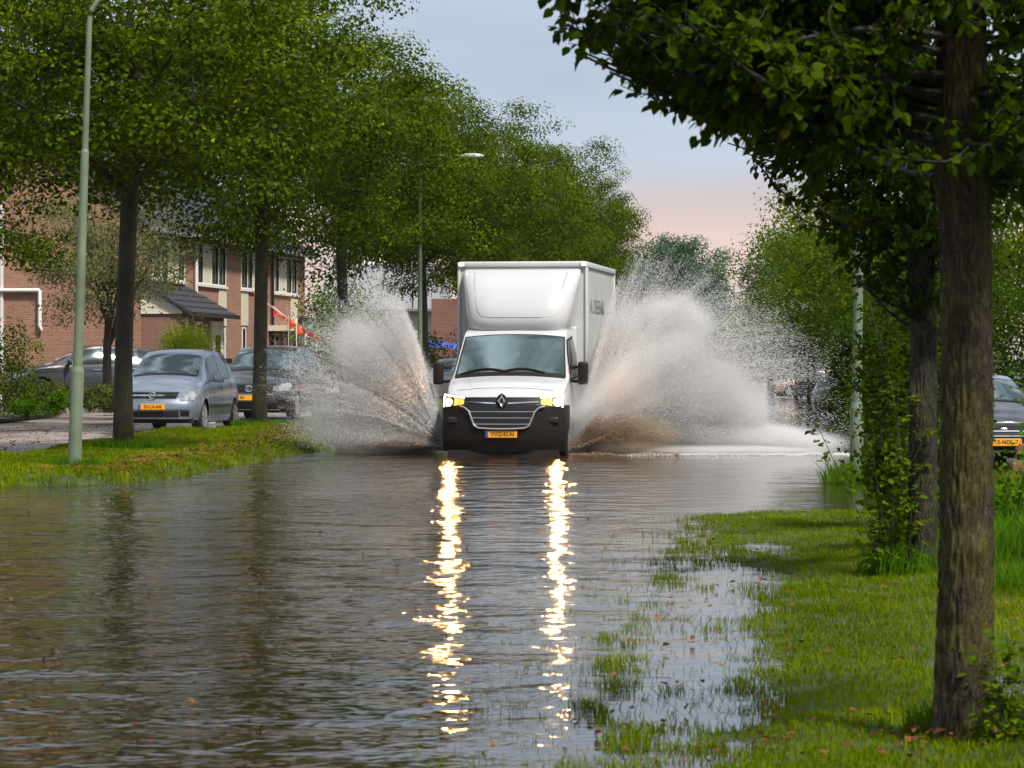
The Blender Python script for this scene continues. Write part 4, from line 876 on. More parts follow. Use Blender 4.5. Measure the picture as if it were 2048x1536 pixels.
# grey coupe-like SUV seen from its side
s3 = spec_of(4.36, 1.90, 1.62, [(0, .86), (.06, .92), (.5, 1.06), (1.15, 1.14), (1.3, 1.18), (2.0, 1.55), (2.3, 1.61), (3.2, 1.575), (4.0, 1.49), (4.2, 1.28), (4.33, 1.05), (4.36, .95)],
             [(0, .80), (.1, .88), (.4, .94), (4.0, .95), (4.36, .86)], [(0, .7), (1.15, .78), (2.0, .66), (4.0, .62), (4.36, .7)],
             [(0, .78), (.5, .98), (1.1, 1.04), (4.0, 1.14), (4.36, .98)], (.87, 3.53), .36, M['midgrey'], .2, R=.43, base=.26)
s3['parts'] += [('roof_panel', 'black_paint', False, [('top', line((-1, 2.05), (1, 2.05)), line((-1, 4.05), (1, 4.05)), .006, 12, 16)]),
       ('windscreen', 'glass', False, [('top', line((-.93, 1.30), (.93, 1.30)), line((-.95, 1.98), (.95, 1.98)), .006, 12, 8)]),
       ('pillar_trim', 'black_paint', True, [('side', [(1.38, 1.06), (4.12, 1.17)], [(2.02, 1.50), (4.0, 1.43)], .004, 24)]),
       ('side_window', 'glass2', True, [('side', [(1.55, 1.08), (2.50, 1.11)], [(2.04, 1.46), (2.50, 1.53)], .010)]),
       ('side_window', 'glass2', True, [('side', [(2.60, 1.11), (3.38, 1.14)], [(2.60, 1.53), (3.30, 1.49)], .010)]),
       ('side_window', 'glass2', True, [('side', [(3.48, 1.15), (3.78, 1.165)], [(3.42, 1.47), (3.72, 1.43)], .010)]),
       ('door_gap', 'void', True, [('side', [(2.54, .42), (2.555, .42)], [(2.54, 1.08), (2.555, 1.08)], .003), ('side', [(1.5, .42), (1.515, .42)], [(1.48, 1.04), (1.495, 1.04)], .003), ('side', [(.78, .97), (1.5, .97)], [(.80, .985), (1.5, .985)], .003)]),
       ('door_handle', 'chrome', True, [('side', line((2.24, .95), (2.42, .95)), line((2.24, .98), (2.42, .98)), .03)]),
       ('door_handle', 'chrome', True, [('side', line((3.26, .98), (3.44, .98)), line((3.26, 1.01), (3.44, 1.01)), .03)]),
       ('side_crease', 'darkgrey', True, [('side', line((1.0, .905), (3.2, .93)), line((1.0, .925), (3.2, .95)), .006)]),
       ('sill_strip', 'alu', True, [('side', line((1.35, .44), (3.05, .44)), line((1.35, .475), (3.05, .475)), .02)]),
       ('headlight', 'lampglass', True, [('side', [(.02, .74), (.45, .82)], [(.02, .84), (.42, .88)], .008)]),
       ('tail_light', 'redlamp', True, [('side', [(4.05, .90), (4.34, .92)], [(4.08, 1.03), (4.34, 1.02)], .008)])]
s3['mirror'] = (1.62, 1.10, M['black_paint'])
o, b = car('parked_suv', (0, 0, 0), math.radians(-90 + 16), 'dark grey parked car seen from its side behind the low hedge', s3)
o.location = Vector(((2-1024)/F*83.5, 83.5, float(g_left(84))+.03))

# dark hatchback on the right, seen head on
s4 = spec_of(3.95, 1.72, 1.46, [(0, .70), (.06, .76), (.5, .90), (.92, .99), (1.05, 1.04), (1.75, 1.37), (2.1, 1.44), (2.9, 1.45), (3.6, 1.36), (3.85, 1.05), (3.95, .9)],
             [(0, .70), (.06, .76), (.2, .82), (.5, .85), (3.5, .86), (3.95, .76)], [(0, .6), (.5, .68), (1.0, .70), (1.75, .60), (3.5, .56), (3.95, .6)],
             [(0, .64), (.5, .80), (1, .88), (3.5, .98), (3.95, .84)], (.8, 3.28), .30, M['black_paint'], .28,
             nose=([.2, .35, .5, .7, .9], [.08, .01, 0, .05, .15]))
s4['parts'] += [('windscreen', 'glass', False, [('top', line((-.93, 1.06), (.93, 1.06)), line((-.95, 1.70), (.95, 1.70)), .006, 16, 10)]),
       ('roof_panel', 'silverblue', False, [('top', line((-1, 1.80), (1, 1.80)), line((-1, 3.5), (1, 3.5)), .003, 12, 12)]),
       ('wiper', 'plastic2', False, [('top', line((-.9, 1.0), (.9, 1.0)), line((-.93, 1.055), (.93, 1.055)), .012, 16, 2)]),
       ('side_window', 'glass2', True, [('side', [(1.35, .92), (2.3, .94)], [(1.72, 1.30), (2.3, 1.36)], .006)]),
       ('side_window', 'glass2', True, [('side', [(2.4, .95), (3.2, 1.0)], [(2.4, 1.36), (3.0, 1.32)], .006)]),
       ('upper_grille', 'void', False, [('front', line((-.42, .60), (.42, .60)), line((-.46, .66), (.46, .66)), .008)]),
       ('grille_trim', 'alu', False, [('front', line((-.44, .575), (.44, .575)), line((-.44, .595), (.44, .595)), .016)]),
       ('lower_grille', 'void', False, [('front', line((-.52, .24), (.52, .24)), line((-.60, .50), (.60, .50)), .008)]),
       ('grille_trim', 'chrome', False, [('front', line((-.58, .505), (.58, .505)), line((-.58, .52), (.58, .52)), .016)]),
       ('grille_trim', 'alu', False, [('front', line((-.56, .28), (.56, .28)), line((-.56, .296), (.56, .296)), .016)]),
       ('headlight', 'lampglass', True, [('front', line((.50, .56), (.78, .58), 3), line((.60, .74), (.78, .76), 3), .012), ('side', [(0.0, .58), (.4, .74)], [(.0, .76), (.4, .84)], .008)])]
s4['mirror'] = (1.4, .92, M['black_paint'])
o, b = car('hatchback', (7.27, 48.0, -.10), math.radians(6), 'dark hatchback facing the camera at the right edge, half behind the near trunk', s4)
mb = MB(); pts = [(.095*math.cos(a), .03, .585+.038*math.sin(a)) for a in np.linspace(0, 2*math.pi, 25)]; mb.tube(pts, .009, 6); mb.build('badge', M['chrome'], o)
mb = MB(); mb.add([(.088*math.cos(a), .028, .585+.033*math.sin(a)) for a in np.linspace(0, 2*math.pi, 25)[:-1]], [tuple(range(24))]); mb.build('badge_face', M['plateblue'], o)
number_plate(o, '15-NDL-7', (0, -.02, .42), blue=True)
mb = MB(); mb.tube([(.0, 1.95, 1.44), (0.0, 2.05, 1.72)], .006, 5); mb.build('aerial', M['plastic2'], o)

# distant cars
def simple_spec(p, L=4.1, Wd=1.7, H=1.45, rear=True):
    k = H/1.45
    sp_ = spec_of(L, Wd, H, [(0, .7), (.5, .9), (.95, .98*k), (1.75, 1.38*k), (2.1, 1.44*k), (L-1, 1.45*k), (L-.35, 1.36*k), (L-.08, 1.0*k), (L, .9)],
               [(0, .7), (.3, .82), (.6, Wd/2), (L-.5, Wd/2), (L, Wd/2-.08)], [(0, .6), (1.0, .70), (1.75, .6), (L-.5, .56), (L, .62)],
               [(0, .64), (1, .88), (L-.4, .95), (L, .88)], (.8, L-.72), .30, p)
    sp_['parts'] = [('windscreen', 'glass', False, [('top', line((-.93, 1.0), (.93, 1.0)), line((-.95, 1.7), (.95, 1.7)), .006, 12, 8)]),
       ('side_window', 'glass2', True, [('side', [(1.35, .93), (2.3, .94)], [(1.72, 1.28*k), (2.3, 1.34*k)], .006)]),
       ('side_window', 'glass2', True, [('side', [(2.4, .95), (L-.7, .98)], [(2.4, 1.34*k), (L-.95, 1.30*k)], .006)]),
       ('rear_window', 'glass', False, [('top', line((-.9, L-.42), (.9, L-.42)), line((-.95, L-.13), (.95, L-.13)), .012, 12, 6)]),
       ('tail_light', 'redlamp', True, [('rear', line((.62, .80), (.80, .80)), line((.60, .96), (.76, .98)), .03)]),
       ('bumper_line', 'alu', False, [('rear', line((-.7, .70), (.7, .70)), line((-.7, .73), (.7, .73)), .012)]),
       ('headlight', 'lampglass', True, [('front', line((.50, .56), (.74, .58)), line((.55, .70), (.74, .70)), .012)])]
    return sp_
o, b = car('hatchback', (0, 0, 0), math.radians(-4), 'dark blue hatchback seen from behind at the end of the flooded road', simple_spec(M['navy'], 3.85, 1.66, 1.45))
o.location = Vector(((1634-1024)/F*160, 160, -.02))
p = number_plate(o, None, (0, 3.89, .56), rot=math.pi, blue=False)
o.rotation_euler.z = math.radians(-4) ; # rear end faces the camera
o.rotation_euler.z += math.pi; o.location = Vector(((1634-1024)/F*160, 164, -.02))
o, b = car('saloon_car', (0, 0, 0), math.radians(-90+12), 'beige saloon parked crosswise behind the right spray', simple_spec(M['beige_paint'], 4.3, 1.7, 1.42))
o.location = Vector(((1540-1024)/F*172, 172, .05))
o, b = car('parked_car', (0, 0, 0), ROAD, 'black parked car nearly hidden by the right bank bushes', simple_spec(M['black_paint'], 4.1, 1.7, 1.45))
o.location = Vector(((1675-1024)/F*100, 100, -.06))
o, b = car('parked_car', (0, 0, 0), ROAD, 'white car showing only its roof left of the truck cab', simple_spec(M['white'], 4.1, 1.75, 1.5))
o.location = Vector(((893-1024)/F*104, 104, .33))

# ------------------------------------------------------------------ the truck
TR = empty('box_truck', (-.165, 52.6, -.15), ROAD, 'white box truck with lit headlights ploughing through the flooded street', 'truck')
tb = Body(2.35, 2.06, {'zt': arr((0, 1.10), (.06, 1.17), (.2, 1.25), (.5, 1.345), (.82, 1.43), (.92, 1.47), (1.52, 2.12), (1.66, 2.22), (1.85, 2.27), (2.35, 2.28)),
                        'ws': arr((0, .93), (.06, .965), (.15, .99), (.4, 1.015), (2.35, 1.03)), 'wt': arr((0, .86), (.4, .92), (.85, .95), (1.52, .86), (1.9, .84), (2.35, .84)),
                        'zs': arr((0, 1.05), (.3, 1.18), (.8, 1.36), (2.35, 1.42))}, .20, 0, ([.2, .4, .6, .95, 1.1, 1.3], [.06, .01, 0, .02, .08, .2]), None, .05, [(.95, .34)], .44, .30)
obj('cab', tb.mesh(), M['white'], TR, True, 38)
TP = lambda nm, m, *p, mirror=None: tb.part(nm, M[m], TR, *p, mirror=mirror)
arc = lambda z, dz: [(x, z - dz*(1-(x/.9)**2)) for x in np.linspace(-.9, .9, 15)]
TP('windscreen_seal', 'void', ('top', [(u, .90) for u in np.linspace(-.985, .985, 9)], [(u, 1.545) for u in np.linspace(-.975, .975, 9)], .005, 20, 14))
TP('windscreen', 'glass', ('top', [(u, .955) for u in np.linspace(-.95, .95, 9)], [(u, 1.52) for u in np.linspace(-.945, .945, 9)], .010, 20, 14))
TP('cowl', 'plastic', ('top', line((-.97, .85), (.97, .85)), line((-.96, .95), (.96, .95)), .010, 20, 3))
for a, b_ in (((-.88, .95), (-.02, .90)), ((-.20, .93), (.62, .905))):
    mb = MB(); q = []
    for i in range(9):
        t = i/8; u = a[0]+(b_[0]-a[0])*t; y = .93+.055*math.sin(math.pi*t); x = u*tb.T('wt', y); z = tb.zte(y)+tb.crown*(1-abs(u)**2.2)+.03; q.append(tb.D(x, y, z))
    mb.tube(q, [.009+.008*math.sin(math.pi*i/8) for i in range(9)], 6).build('wiper', M['plastic'], TR)
TP('side_window', 'glass2', ('side', [(1.05, 1.40), (2.15, 1.44)], [(1.50, 2.02), (2.15, 2.08)], .008), mirror=True)
TP('side_window_seal', 'void', ('side', [(.98, 1.37), (2.20, 1.41)], [(1.47, 2.05), (2.20, 2.12)], .004), mirror=True)
TP('door_gap', 'void', ('side', [(1.0, .5), (1.015, .5)], [(.98, 1.38), (.995, 1.38)], .003), mirror=True)
# bumper
xs = [(-1.0+2.0*i/20) for i in range(21)]
TP('bumper', 'plastic', ('front', [(x*.985, .22) for x in xs], [(x, .55) for x in xs], .03, 24, 6), ('front', [(x, .55) for x in xs], [(x*.99, .97 - .0*abs(x)) for x in xs], .03, 24, 6),
   ('side', [(0, .24), (.5, .24)], [(0, .97), (.55, .97)], .014, 10, 5))
mb = MB().add(*tb.patch('side', [(0, .24), (.5, .24)], [(0, .97), (.55, .97)], .014, 10, 5, mirror=True)); mb.build('bumper_corner', M['plastic'], TR, True)
TP('grille', 'plastic2', ('front', [(-.42, .60), (.42, .60)], [(-.56, .98), (.56, .98)], .045, 20, 6), ('front', [(-.56, .98), (.56, .98)], arc(1.10, .0)[2:-2], .045, 20, 3))
for z, w in ((.66, .46), (.76, .50), (.86, .54)): TP('grille_bar', 'rim', ('front', line((-w, z), (w, z)), line((-w, z+.011), (w, z+.011)), .058, 20, 1))
for x0, x1 in ((-.60, -.10), (.10, .60)): TP('grille_bar', 'chrome', ('front', line((x0, .985+.03*abs(x0)/.6), (x1, .985+.03*abs(x1)/.6), 4), line((x0, 1.008+.03*abs(x0)/.6), (x1, 1.008+.03*abs(x1)/.6), 4), .062, 12, 1))
# U shaped bright trim
U = [(-.70, .955), (-.61, .93), (-.54, .87), (-.49, .74), (-.45, .64), (-.38, .600), (-.2, .588), (0, .584), (.2, .588), (.38, .600), (.45, .64), (.49, .74), (.54, .87), (.61, .93), (.70, .955)]
mb = MB(); mb.tube([Vector(tb.D(x, 0, z)) + Vector((0, -.06, 0)) for x, z in U], .016, 8); mb.build('grille_surround', M['alu'], TR, True)
# bonnet edge and diamond
mb = MB(); yk = tb.D(0, 0, 1.0)[1] - .085
oct_ = [(.0, .145), (.055, .10), (.082, 0), (.055, -.10), (0, -.145), (-.055, -.10), (-.082, 0), (-.055, .10)]
mb.prism([(x*1.12, 1.03+z*.92) for x, z in oct_], yk+.05, yk+.015, 'xz'); mb.build('badge_base', M['plastic'], TR)
mb = MB(); oo = [(0, .115), (.072, 0), (0, -.115), (-.072, 0)]; ii_ = [(0, .045), (.026, 0), (0, -.045), (-.026, 0)]
V = [(x, yk+.012, 1.03+z) for x, z in oo] + [(x*.66, yk-.012, 1.03+z*.66) for x, z in oo] + [(x, yk+.006, 1.03+z) for x, z in ii_]
mb.add(V, [(k, (k+1) % 4, 4+(k+1) % 4, 4+k) for k in range(4)] + [(4+k, 4+(k+1) % 4, 8+(k+1) % 4, 8+k) for k in range(4)]); mb.build('badge', M['chrome'], TR)
# headlights
for sg, mir in ((1, False), (-1, True)):
    hp = MB().add(*tb.patch('front', line((.60, .965), (1.0, .93), 4), line((.60, 1.10), (.985, 1.17), 4), .034, 12, 4, mirror=mir)).build('headlight', M['plastic2'], TR, True)
    MB().add(*tb.patch('front', line((.63, .985), (.80, .965)), line((.63, 1.06), (.80, 1.09)), .045, 6, 3, mirror=mir)).build('turn_signal', M['turn'], hp)
    lc = Vector(tb.D(.885*sg, 0, 1.0)) + Vector((0, -.028, .012)); lb = MB().lathe([(.055, 0), (.052, -.012), (.036, -.024), (.001, -.03)], 20, 'y').build('low_beam', M['beam'], hp, True); lb.location = lc
    shroud = MB().lathe([(.058, .0), (.062, -.045), (.066, -.045), (.064, .01)], 24, 'y').build('beam_shroud', M['plastic2'], hp, True); shroud.location = lc  # black tube added round the low beam to block its sideways light
    mb = MB().add(*tb.patch('front', line((.62, 1.075), (.98, 1.125), 3), line((.62, 1.098), (.98, 1.155), 3), .05, 10, 2, mirror=mir))
    mb.add(*tb.patch('front', line((.955, .94), (.985, .935)), line((.955, 1.12), (.985, 1.125)), .05, 3, 5, mirror=mir)); mb.build('daylight_strip', M['drl'], hp)
for sg in (1, -1):
    mb = MB().rbox(sg*.80-.11, sg*.80+.11, tb.D(.80, 0, .7)[1]-.045, tb.D(.80, 0, .7)[1]+.05, .66, .78, .03); mb.build('fog_light_recess', M['plastic2'], TR, True)
MB().box(-.9, .9, .06, .4, .12, .24).build('bumper_lip', M['void'], TR)
pl = number_plate(TR, 'VVG-42-N', (-.005, tb.D(0, 0, .5)[1]-.045, .50))
# mirrors
for sg in (1, -1):
    mb = MB().rbox(1.12, 1.29, .93, 1.05, 1.30, 1.68, .045)
    if sg < 0: mb.v = [(-a, b_, c) for a, b_, c in mb.v]
    hd = mb.build('mirror', M['plastic'], TR, True, 50)
    mb = MB(); mb.tube([(1.0*sg, 1.08, 1.58), (1.2*sg, 1.0, 1.60)], .028, 7); mb.tube([(1.0*sg, 1.08, 1.36), (1.2*sg, 1.0, 1.35)], .028, 7); mb.build('mirror_arm', M['plastic'], hd)
# box
BX0, BX1 = 2.45, 6.6
mb = MB().box(-1.09, 1.09, BX0, BX1, .72, 3.33); bxo = mb.build('cargo_box', M['boxwhite'], TR)
mb = MB()
for sg in (1, -1):
    mb.rbox(min(sg*1.06, sg*1.12), max(sg*1.06, sg*1.12), BX0-.03, BX1+.03, 3.27, 3.37, .018); mb.rbox(min(sg*1.06, sg*1.115), max(sg*1.06, sg*1.115), BX0-.035, BX0+.05, .72, 3.28, .018)
    mb.rbox(min(sg*1.06, sg*1.115), max(sg*1.06, sg*1.115), BX1-.05, BX1+.035, .72, 3.28, .018); mb.rbox(min(sg*1.06, sg*1.12), max(sg*1.06, sg*1.12), BX0-.03, BX1+.03, .70, .82, .018)
mb.rbox(-1.10, 1.10, BX0-.045, BX0+.05, 3.28, 3.38, .03); mb.rbox(-1.10, 1.10, BX1-.05, BX1+.045, 3.28, 3.38, .03); mb.build('box_frame', M['boxwhite'], bxo, True, 40)
for sg in (1, -1):
    MB().rbox(sg*1.045-.05, sg*1.045+.05, BX0-.06, BX0-.046, 3.295, 3.365, .004).build('lamp_corner', M['cream'], bxo)
    MB().lathe([(.024, -.012), (.02, -.02), (.001, -.022)], 12, 'y', (sg*1.05, BX0-.06, 3.33)).build('marker_lamp', M['marker'], bxo)
    lt = lettering('A. DEENIK', .34, M['textgrey'], bxo, (sg*1.094, (BX0+BX1)/2-.55, 2.62), (math.pi/2, 0, sg*math.pi/2), 'box_lettering'); lt.scale = (1.35, 1, 1)
# wind deflector
lv = [(2.19, 1.66, .84), (2.27, 1.60, .875), (2.42, 1.60, .905), (2.60, 1.67, .93), (2.80, 1.79, .955), (2.98, 1.95, .985), (3.12, 2.12, 1.0), (3.22, 2.30, .995), (3.26, 2.43, .96)]
V, Fc = [], []; nu = 41
def defl(z, yf, w, t):   # t in -1..1 round the front
    a = t*math.pi/2; p = 2/4.2; return (w*math.copysign(abs(math.sin(a))**p, a), 2.45-(2.45-yf)*abs(math.cos(a))**p, z)
for z, yf, w in lv:
    for k in range(nu): V.append(defl(z, yf, w, -1+2*k/(nu-1)))
for i in range(len(lv)-1):
    for k in range(nu-1): Fc.append((i*nu+k, i*nu+k+1, (i+1)*nu+k+1, (i+1)*nu+k))
Fc.append(tuple((len(lv)-1)*nu+k for k in range(nu)))
mb = MB().add(V, Fc); df = mb.build('wind_deflector', M['white'], TR, True, 50)
def on_defl(x, z):
    z = min(3.26, max(2.265, z)); yf = np.interp(z, [l[0] for l in lv], [l[1] for l in lv]); w = np.interp(z, [l[0] for l in lv], [l[2] for l in lv]); u = min(.999, abs(x)/w)
    return Vector((x, 2.45-(2.45-yf)*(1-u**4.2)**(1/4.2)-.001, z))
path = [(-.80, 3.24), (-.76, 3.0), (-.68, 2.62), (-.64, 2.50), (-.58, 2.44), (-.4, 2.42), (.0, 2.42), (.4, 2.42), (.58, 2.44), (.64, 2.50), (.68, 2.62), (.76, 3.0), (.80, 3.24)]
q = []
for a, b_ in zip(path[:-1], path[1:]):
    for t in np.linspace(0, 1, 6)[:-1]: q.append(on_defl(a[0]+(b_[0]-a[0])*t, a[1]+(b_[1]-a[1])*t))
MB().tube(q, .0055, 5).build('panel_groove', M['alu'], df)
# fairing sides between cab and box, chassis, wheels
MB().rbox(-.93, .93, 2.30, 2.47, .6, 2.27, .03).build('cab_back', M['white'], TR, True)
MB().box(-.45, .45, .6, 6.5, .35, .68).build('chassis', M['void'], TR)
for yy in (.95, 5.2):
    for sg in (1, -1): wheel(TR, sg*.99, yy, .34, sg, .24, 8)
MB().box(-.85, .85, .5, 1.4, .30, .80).build('wheel_arch', M['void'], TR)
for zz, xx in ((.215, .78), (.56, .96)):
    TP('bumper_seam', 'void', ('front', line((-xx, zz), (xx, zz)), line((-xx, zz+.008), (xx, zz+.008)), .036, 24, 1))
TP('bonnet_seam', 'void', ('top', [(u, .20-.02*u*u) for u in np.linspace(-.9, .9, 13)], [(u, .212-.02*u*u) for u in np.linspace(-.9, .9, 13)], .002, 26, 1))
TP('bonnet_crease', 'alu', ('top', [(.60, .25), (.70, .80)], [(.608, .25), (.708, .80)], .002, 10, 1), mirror=True)
for k in range(6): MB().box(1.0895, 1.0925, BX0+.06+.69*k, BX0+.066+.69*k, .83, 3.26).build('panel_seam', M['alu'], bxo)

# ------------------------------------------------------------------ street lamps
def lamp(px, d, zb_, H, label, lean=(0, 0), reach=1.35, sticker=False, r=.068, direction=1, rise=.0, join_z=1.35):
    o = empty('street_lamp', ((px-1024)/F*d, d, zb_), 0, label, 'street lamp', 'street lamps along the road')
    lx, ly = lean
    P = lambda z: (lx*z, ly*z, z)
    mb = MB(); mb.tube([P(-.3), P(join_z-.04)], [r*1.28, r*1.22], 20); mb.tube([P(join_z-.04), P(join_z+.03)], [r*1.22, r*1.0], 20, False); mb.tube([P(join_z+.03), P(4.1)], [r*.92, r*.75], 20); mb.tube([P(4.1), P(4.14)], [r*.76, r*.6], 16)
    mb.tube([P(4.14), P(H-.45)], [r*.60, r*.52], 16)
    q = [P(H-.45)]; x0, z0 = lx*(H-.45), H-.45
    for k in range(1, 9):
        a = math.pi/2*k/8; q.append((x0+direction*.38*(1-math.cos(a)), 0, z0+.38*math.sin(a)))
    q.append((x0+direction*reach*.8, 0, H-.07+rise)); mb.tube(q, r*.46, 12); mb.build('pole', M['pole'], o, True, 40)
    ex = x0+direction*reach*.8; mb = MB()
    prof = [(0, .04), (.08, .07), (.25, .085), (.42, .075), (.52, .04), (.56, .004)]
    hd = MB().lathe([(rr, direction*h) for h, rr in prof], 16, 'x', (ex-direction*.04, 0, H-.07+rise)); hd.v = [(a, b_*1.35, c if c < H-.07+rise else (H-.07+rise)+(c-(H-.07+rise))*.8) for a, b_, c in hd.v]; hd.build('lamp_head', M['lamphead'], o, True, 60)
    if sticker:
        st = MB().lathe([(.036, .002), (.001, .003)], 24, 'y'); st.v = [(a, -abs(b_), c) for a, b_, c in st.v]; sto = st.build('round_sticker', mat('sticker_blue', (.08, .28, .62), .4), o); sto.location = (lx*1.33, -r*1.24-.004, 1.27)
        lettering('H', .052, M['offwhite'], sto, (0, -.006, 0))
    return o
lamp(148, 41.3, .05, 6.2, 'pale green lamp post on the left verge, nearest the camera', (.034, 0))
lamp(1712, 40.2, -.05, 6.2, 'pale green lamp post at the water edge on the right, blue sticker on it', (.012, 0), sticker=True, join_z=1.0, direction=-1)
lamp(840, 81, .22, 6.6, 'pale green lamp post behind the left spray, left of the truck', (0, 0))
lamp(1673, 107, 0, 6.2, 'street lamp whose head shows over the yellow green tree', direction=-1)
lamp(1537, 150, 0, 6.0, 'distant curved street lamp against the pink sky on the right', direction=-1, r=.055, rise=.03)

# ------------------------------------------------------------------ houses
def rect_wall(name, y0, y1, z0, z1, openings, m, parent, x=0.0, depth=.10):
    ys = sorted({y0, y1} | {v for o_ in openings for v in o_[:2]}); zs = sorted({z0, z1} | {v for o_ in openings for v in o_[2:]}); mb = MB()
    for a, b_ in zip(ys[:-1], ys[1:]):
        for c, e_ in zip(zs[:-1], zs[1:]):
            if any(o_[0] <= a and b_ <= o_[1] and o_[2] <= c and e_ <= o_[3] for o_ in openings): continue
            mb.add([(x, a, c), (x, b_, c), (x, b_, e_), (x, a, e_)], [(0, 1, 2, 3)])
    for a, b_, c, e_ in openings:
        X = x-depth; mb.add([(x, a, c), (x, b_, c), (x, b_, e_), (x, a, e_), (X, a, c), (X, b_, c), (X, b_, e_), (X, a, e_)], [(0, 1, 5, 4), (1, 2, 6, 5), (2, 3, 7, 6), (3, 0, 4, 7)])
    return mb.build(name, m, parent)
def window(parent, y0, y1, z0, z1, panes, x=-.05, t=.045):
    """panes: list of ('g'|'p', y0, y1) glass or cream panel"""
    mb = MB().box(x, x+.07, y0, y1, z0, z0+t).box(x, x+.07, y0, y1, z1-t, z1).box(x, x+.07, y0, y0+t, z0+t, z1-t).box(x, x+.07, y1-t, y1, z0+t, z1-t)
    for k, a, b_ in panes[1:]: mb.box(x, x+.065, a-.03, a+.03, z0+t, z1-t)
    mb.box(x+.01, x+.12, y0-.04, y1+.04, z0-.07, z0); w = mb.build('window', M['offwhite'], parent)
    for k, a, b_ in panes:
        if k == 'g':
            MB().box(x+.004, x+.016, a+.06, b_-.06, z0+.09, z1-.09).build('pane', M['winglass'], w)
            f = MB()
            for (p, q, r, s) in ((a+.03, a+.07, z0+t, z1-t), (b_-.07, b_-.03, z0+t, z1-t), (a+.07, b_-.07, z0+t, z0+.10), (a+.07, b_-.07, z1-.10, z1-t)): f.box(x+.01, x+.05, p, q, r, s)
            f.build('sash', M['plastic2'], w)
        else: MB().box(x+.01, x+.055, a+.03, b_-.03, z0+t, z1-t).build('panel', M['cream'], w)
    return w
HX, HY, HZ0 = -10.05, 88.0, .40
units = [(0, 5.6), (5.6, 11.1), (11.1, 15.9), (15.9, 21.7)]
sill, wtop, eave, ridge = 3.53, 4.75, 5.10, 8.3
wins = [(1.25, 4.9, [('g', 1.25, 2.2), ('g', 2.2, 3.0), ('p', 3.0, 4.15), ('g', 4.15, 4.9)]), (6.45, 10.05, [('g', 6.45, 7.15), ('p', 7.15, 8.2), ('g', 8.2, 9.1), ('g', 9.1, 10.05)]),
        (12.1, 15.6, [('g', 12.1, 13.0), ('g', 13.0, 13.7), ('p', 13.7, 14.9), ('g', 14.9, 15.6)]), (16.9, 20.4, [('g', 16.9, 17.6), ('p', 17.6, 18.7), ('g', 18.7, 19.55), ('g', 19.55, 20.4)])]
labs = ['brick end house of the terrace with dark tiled porch and blank gable wall', 'second brick house of the terrace, light drainpipe at its left edge', 'third brick house of the terrace, bunting starting at its window', 'last brick house of the terrace with cream canopy over its door']
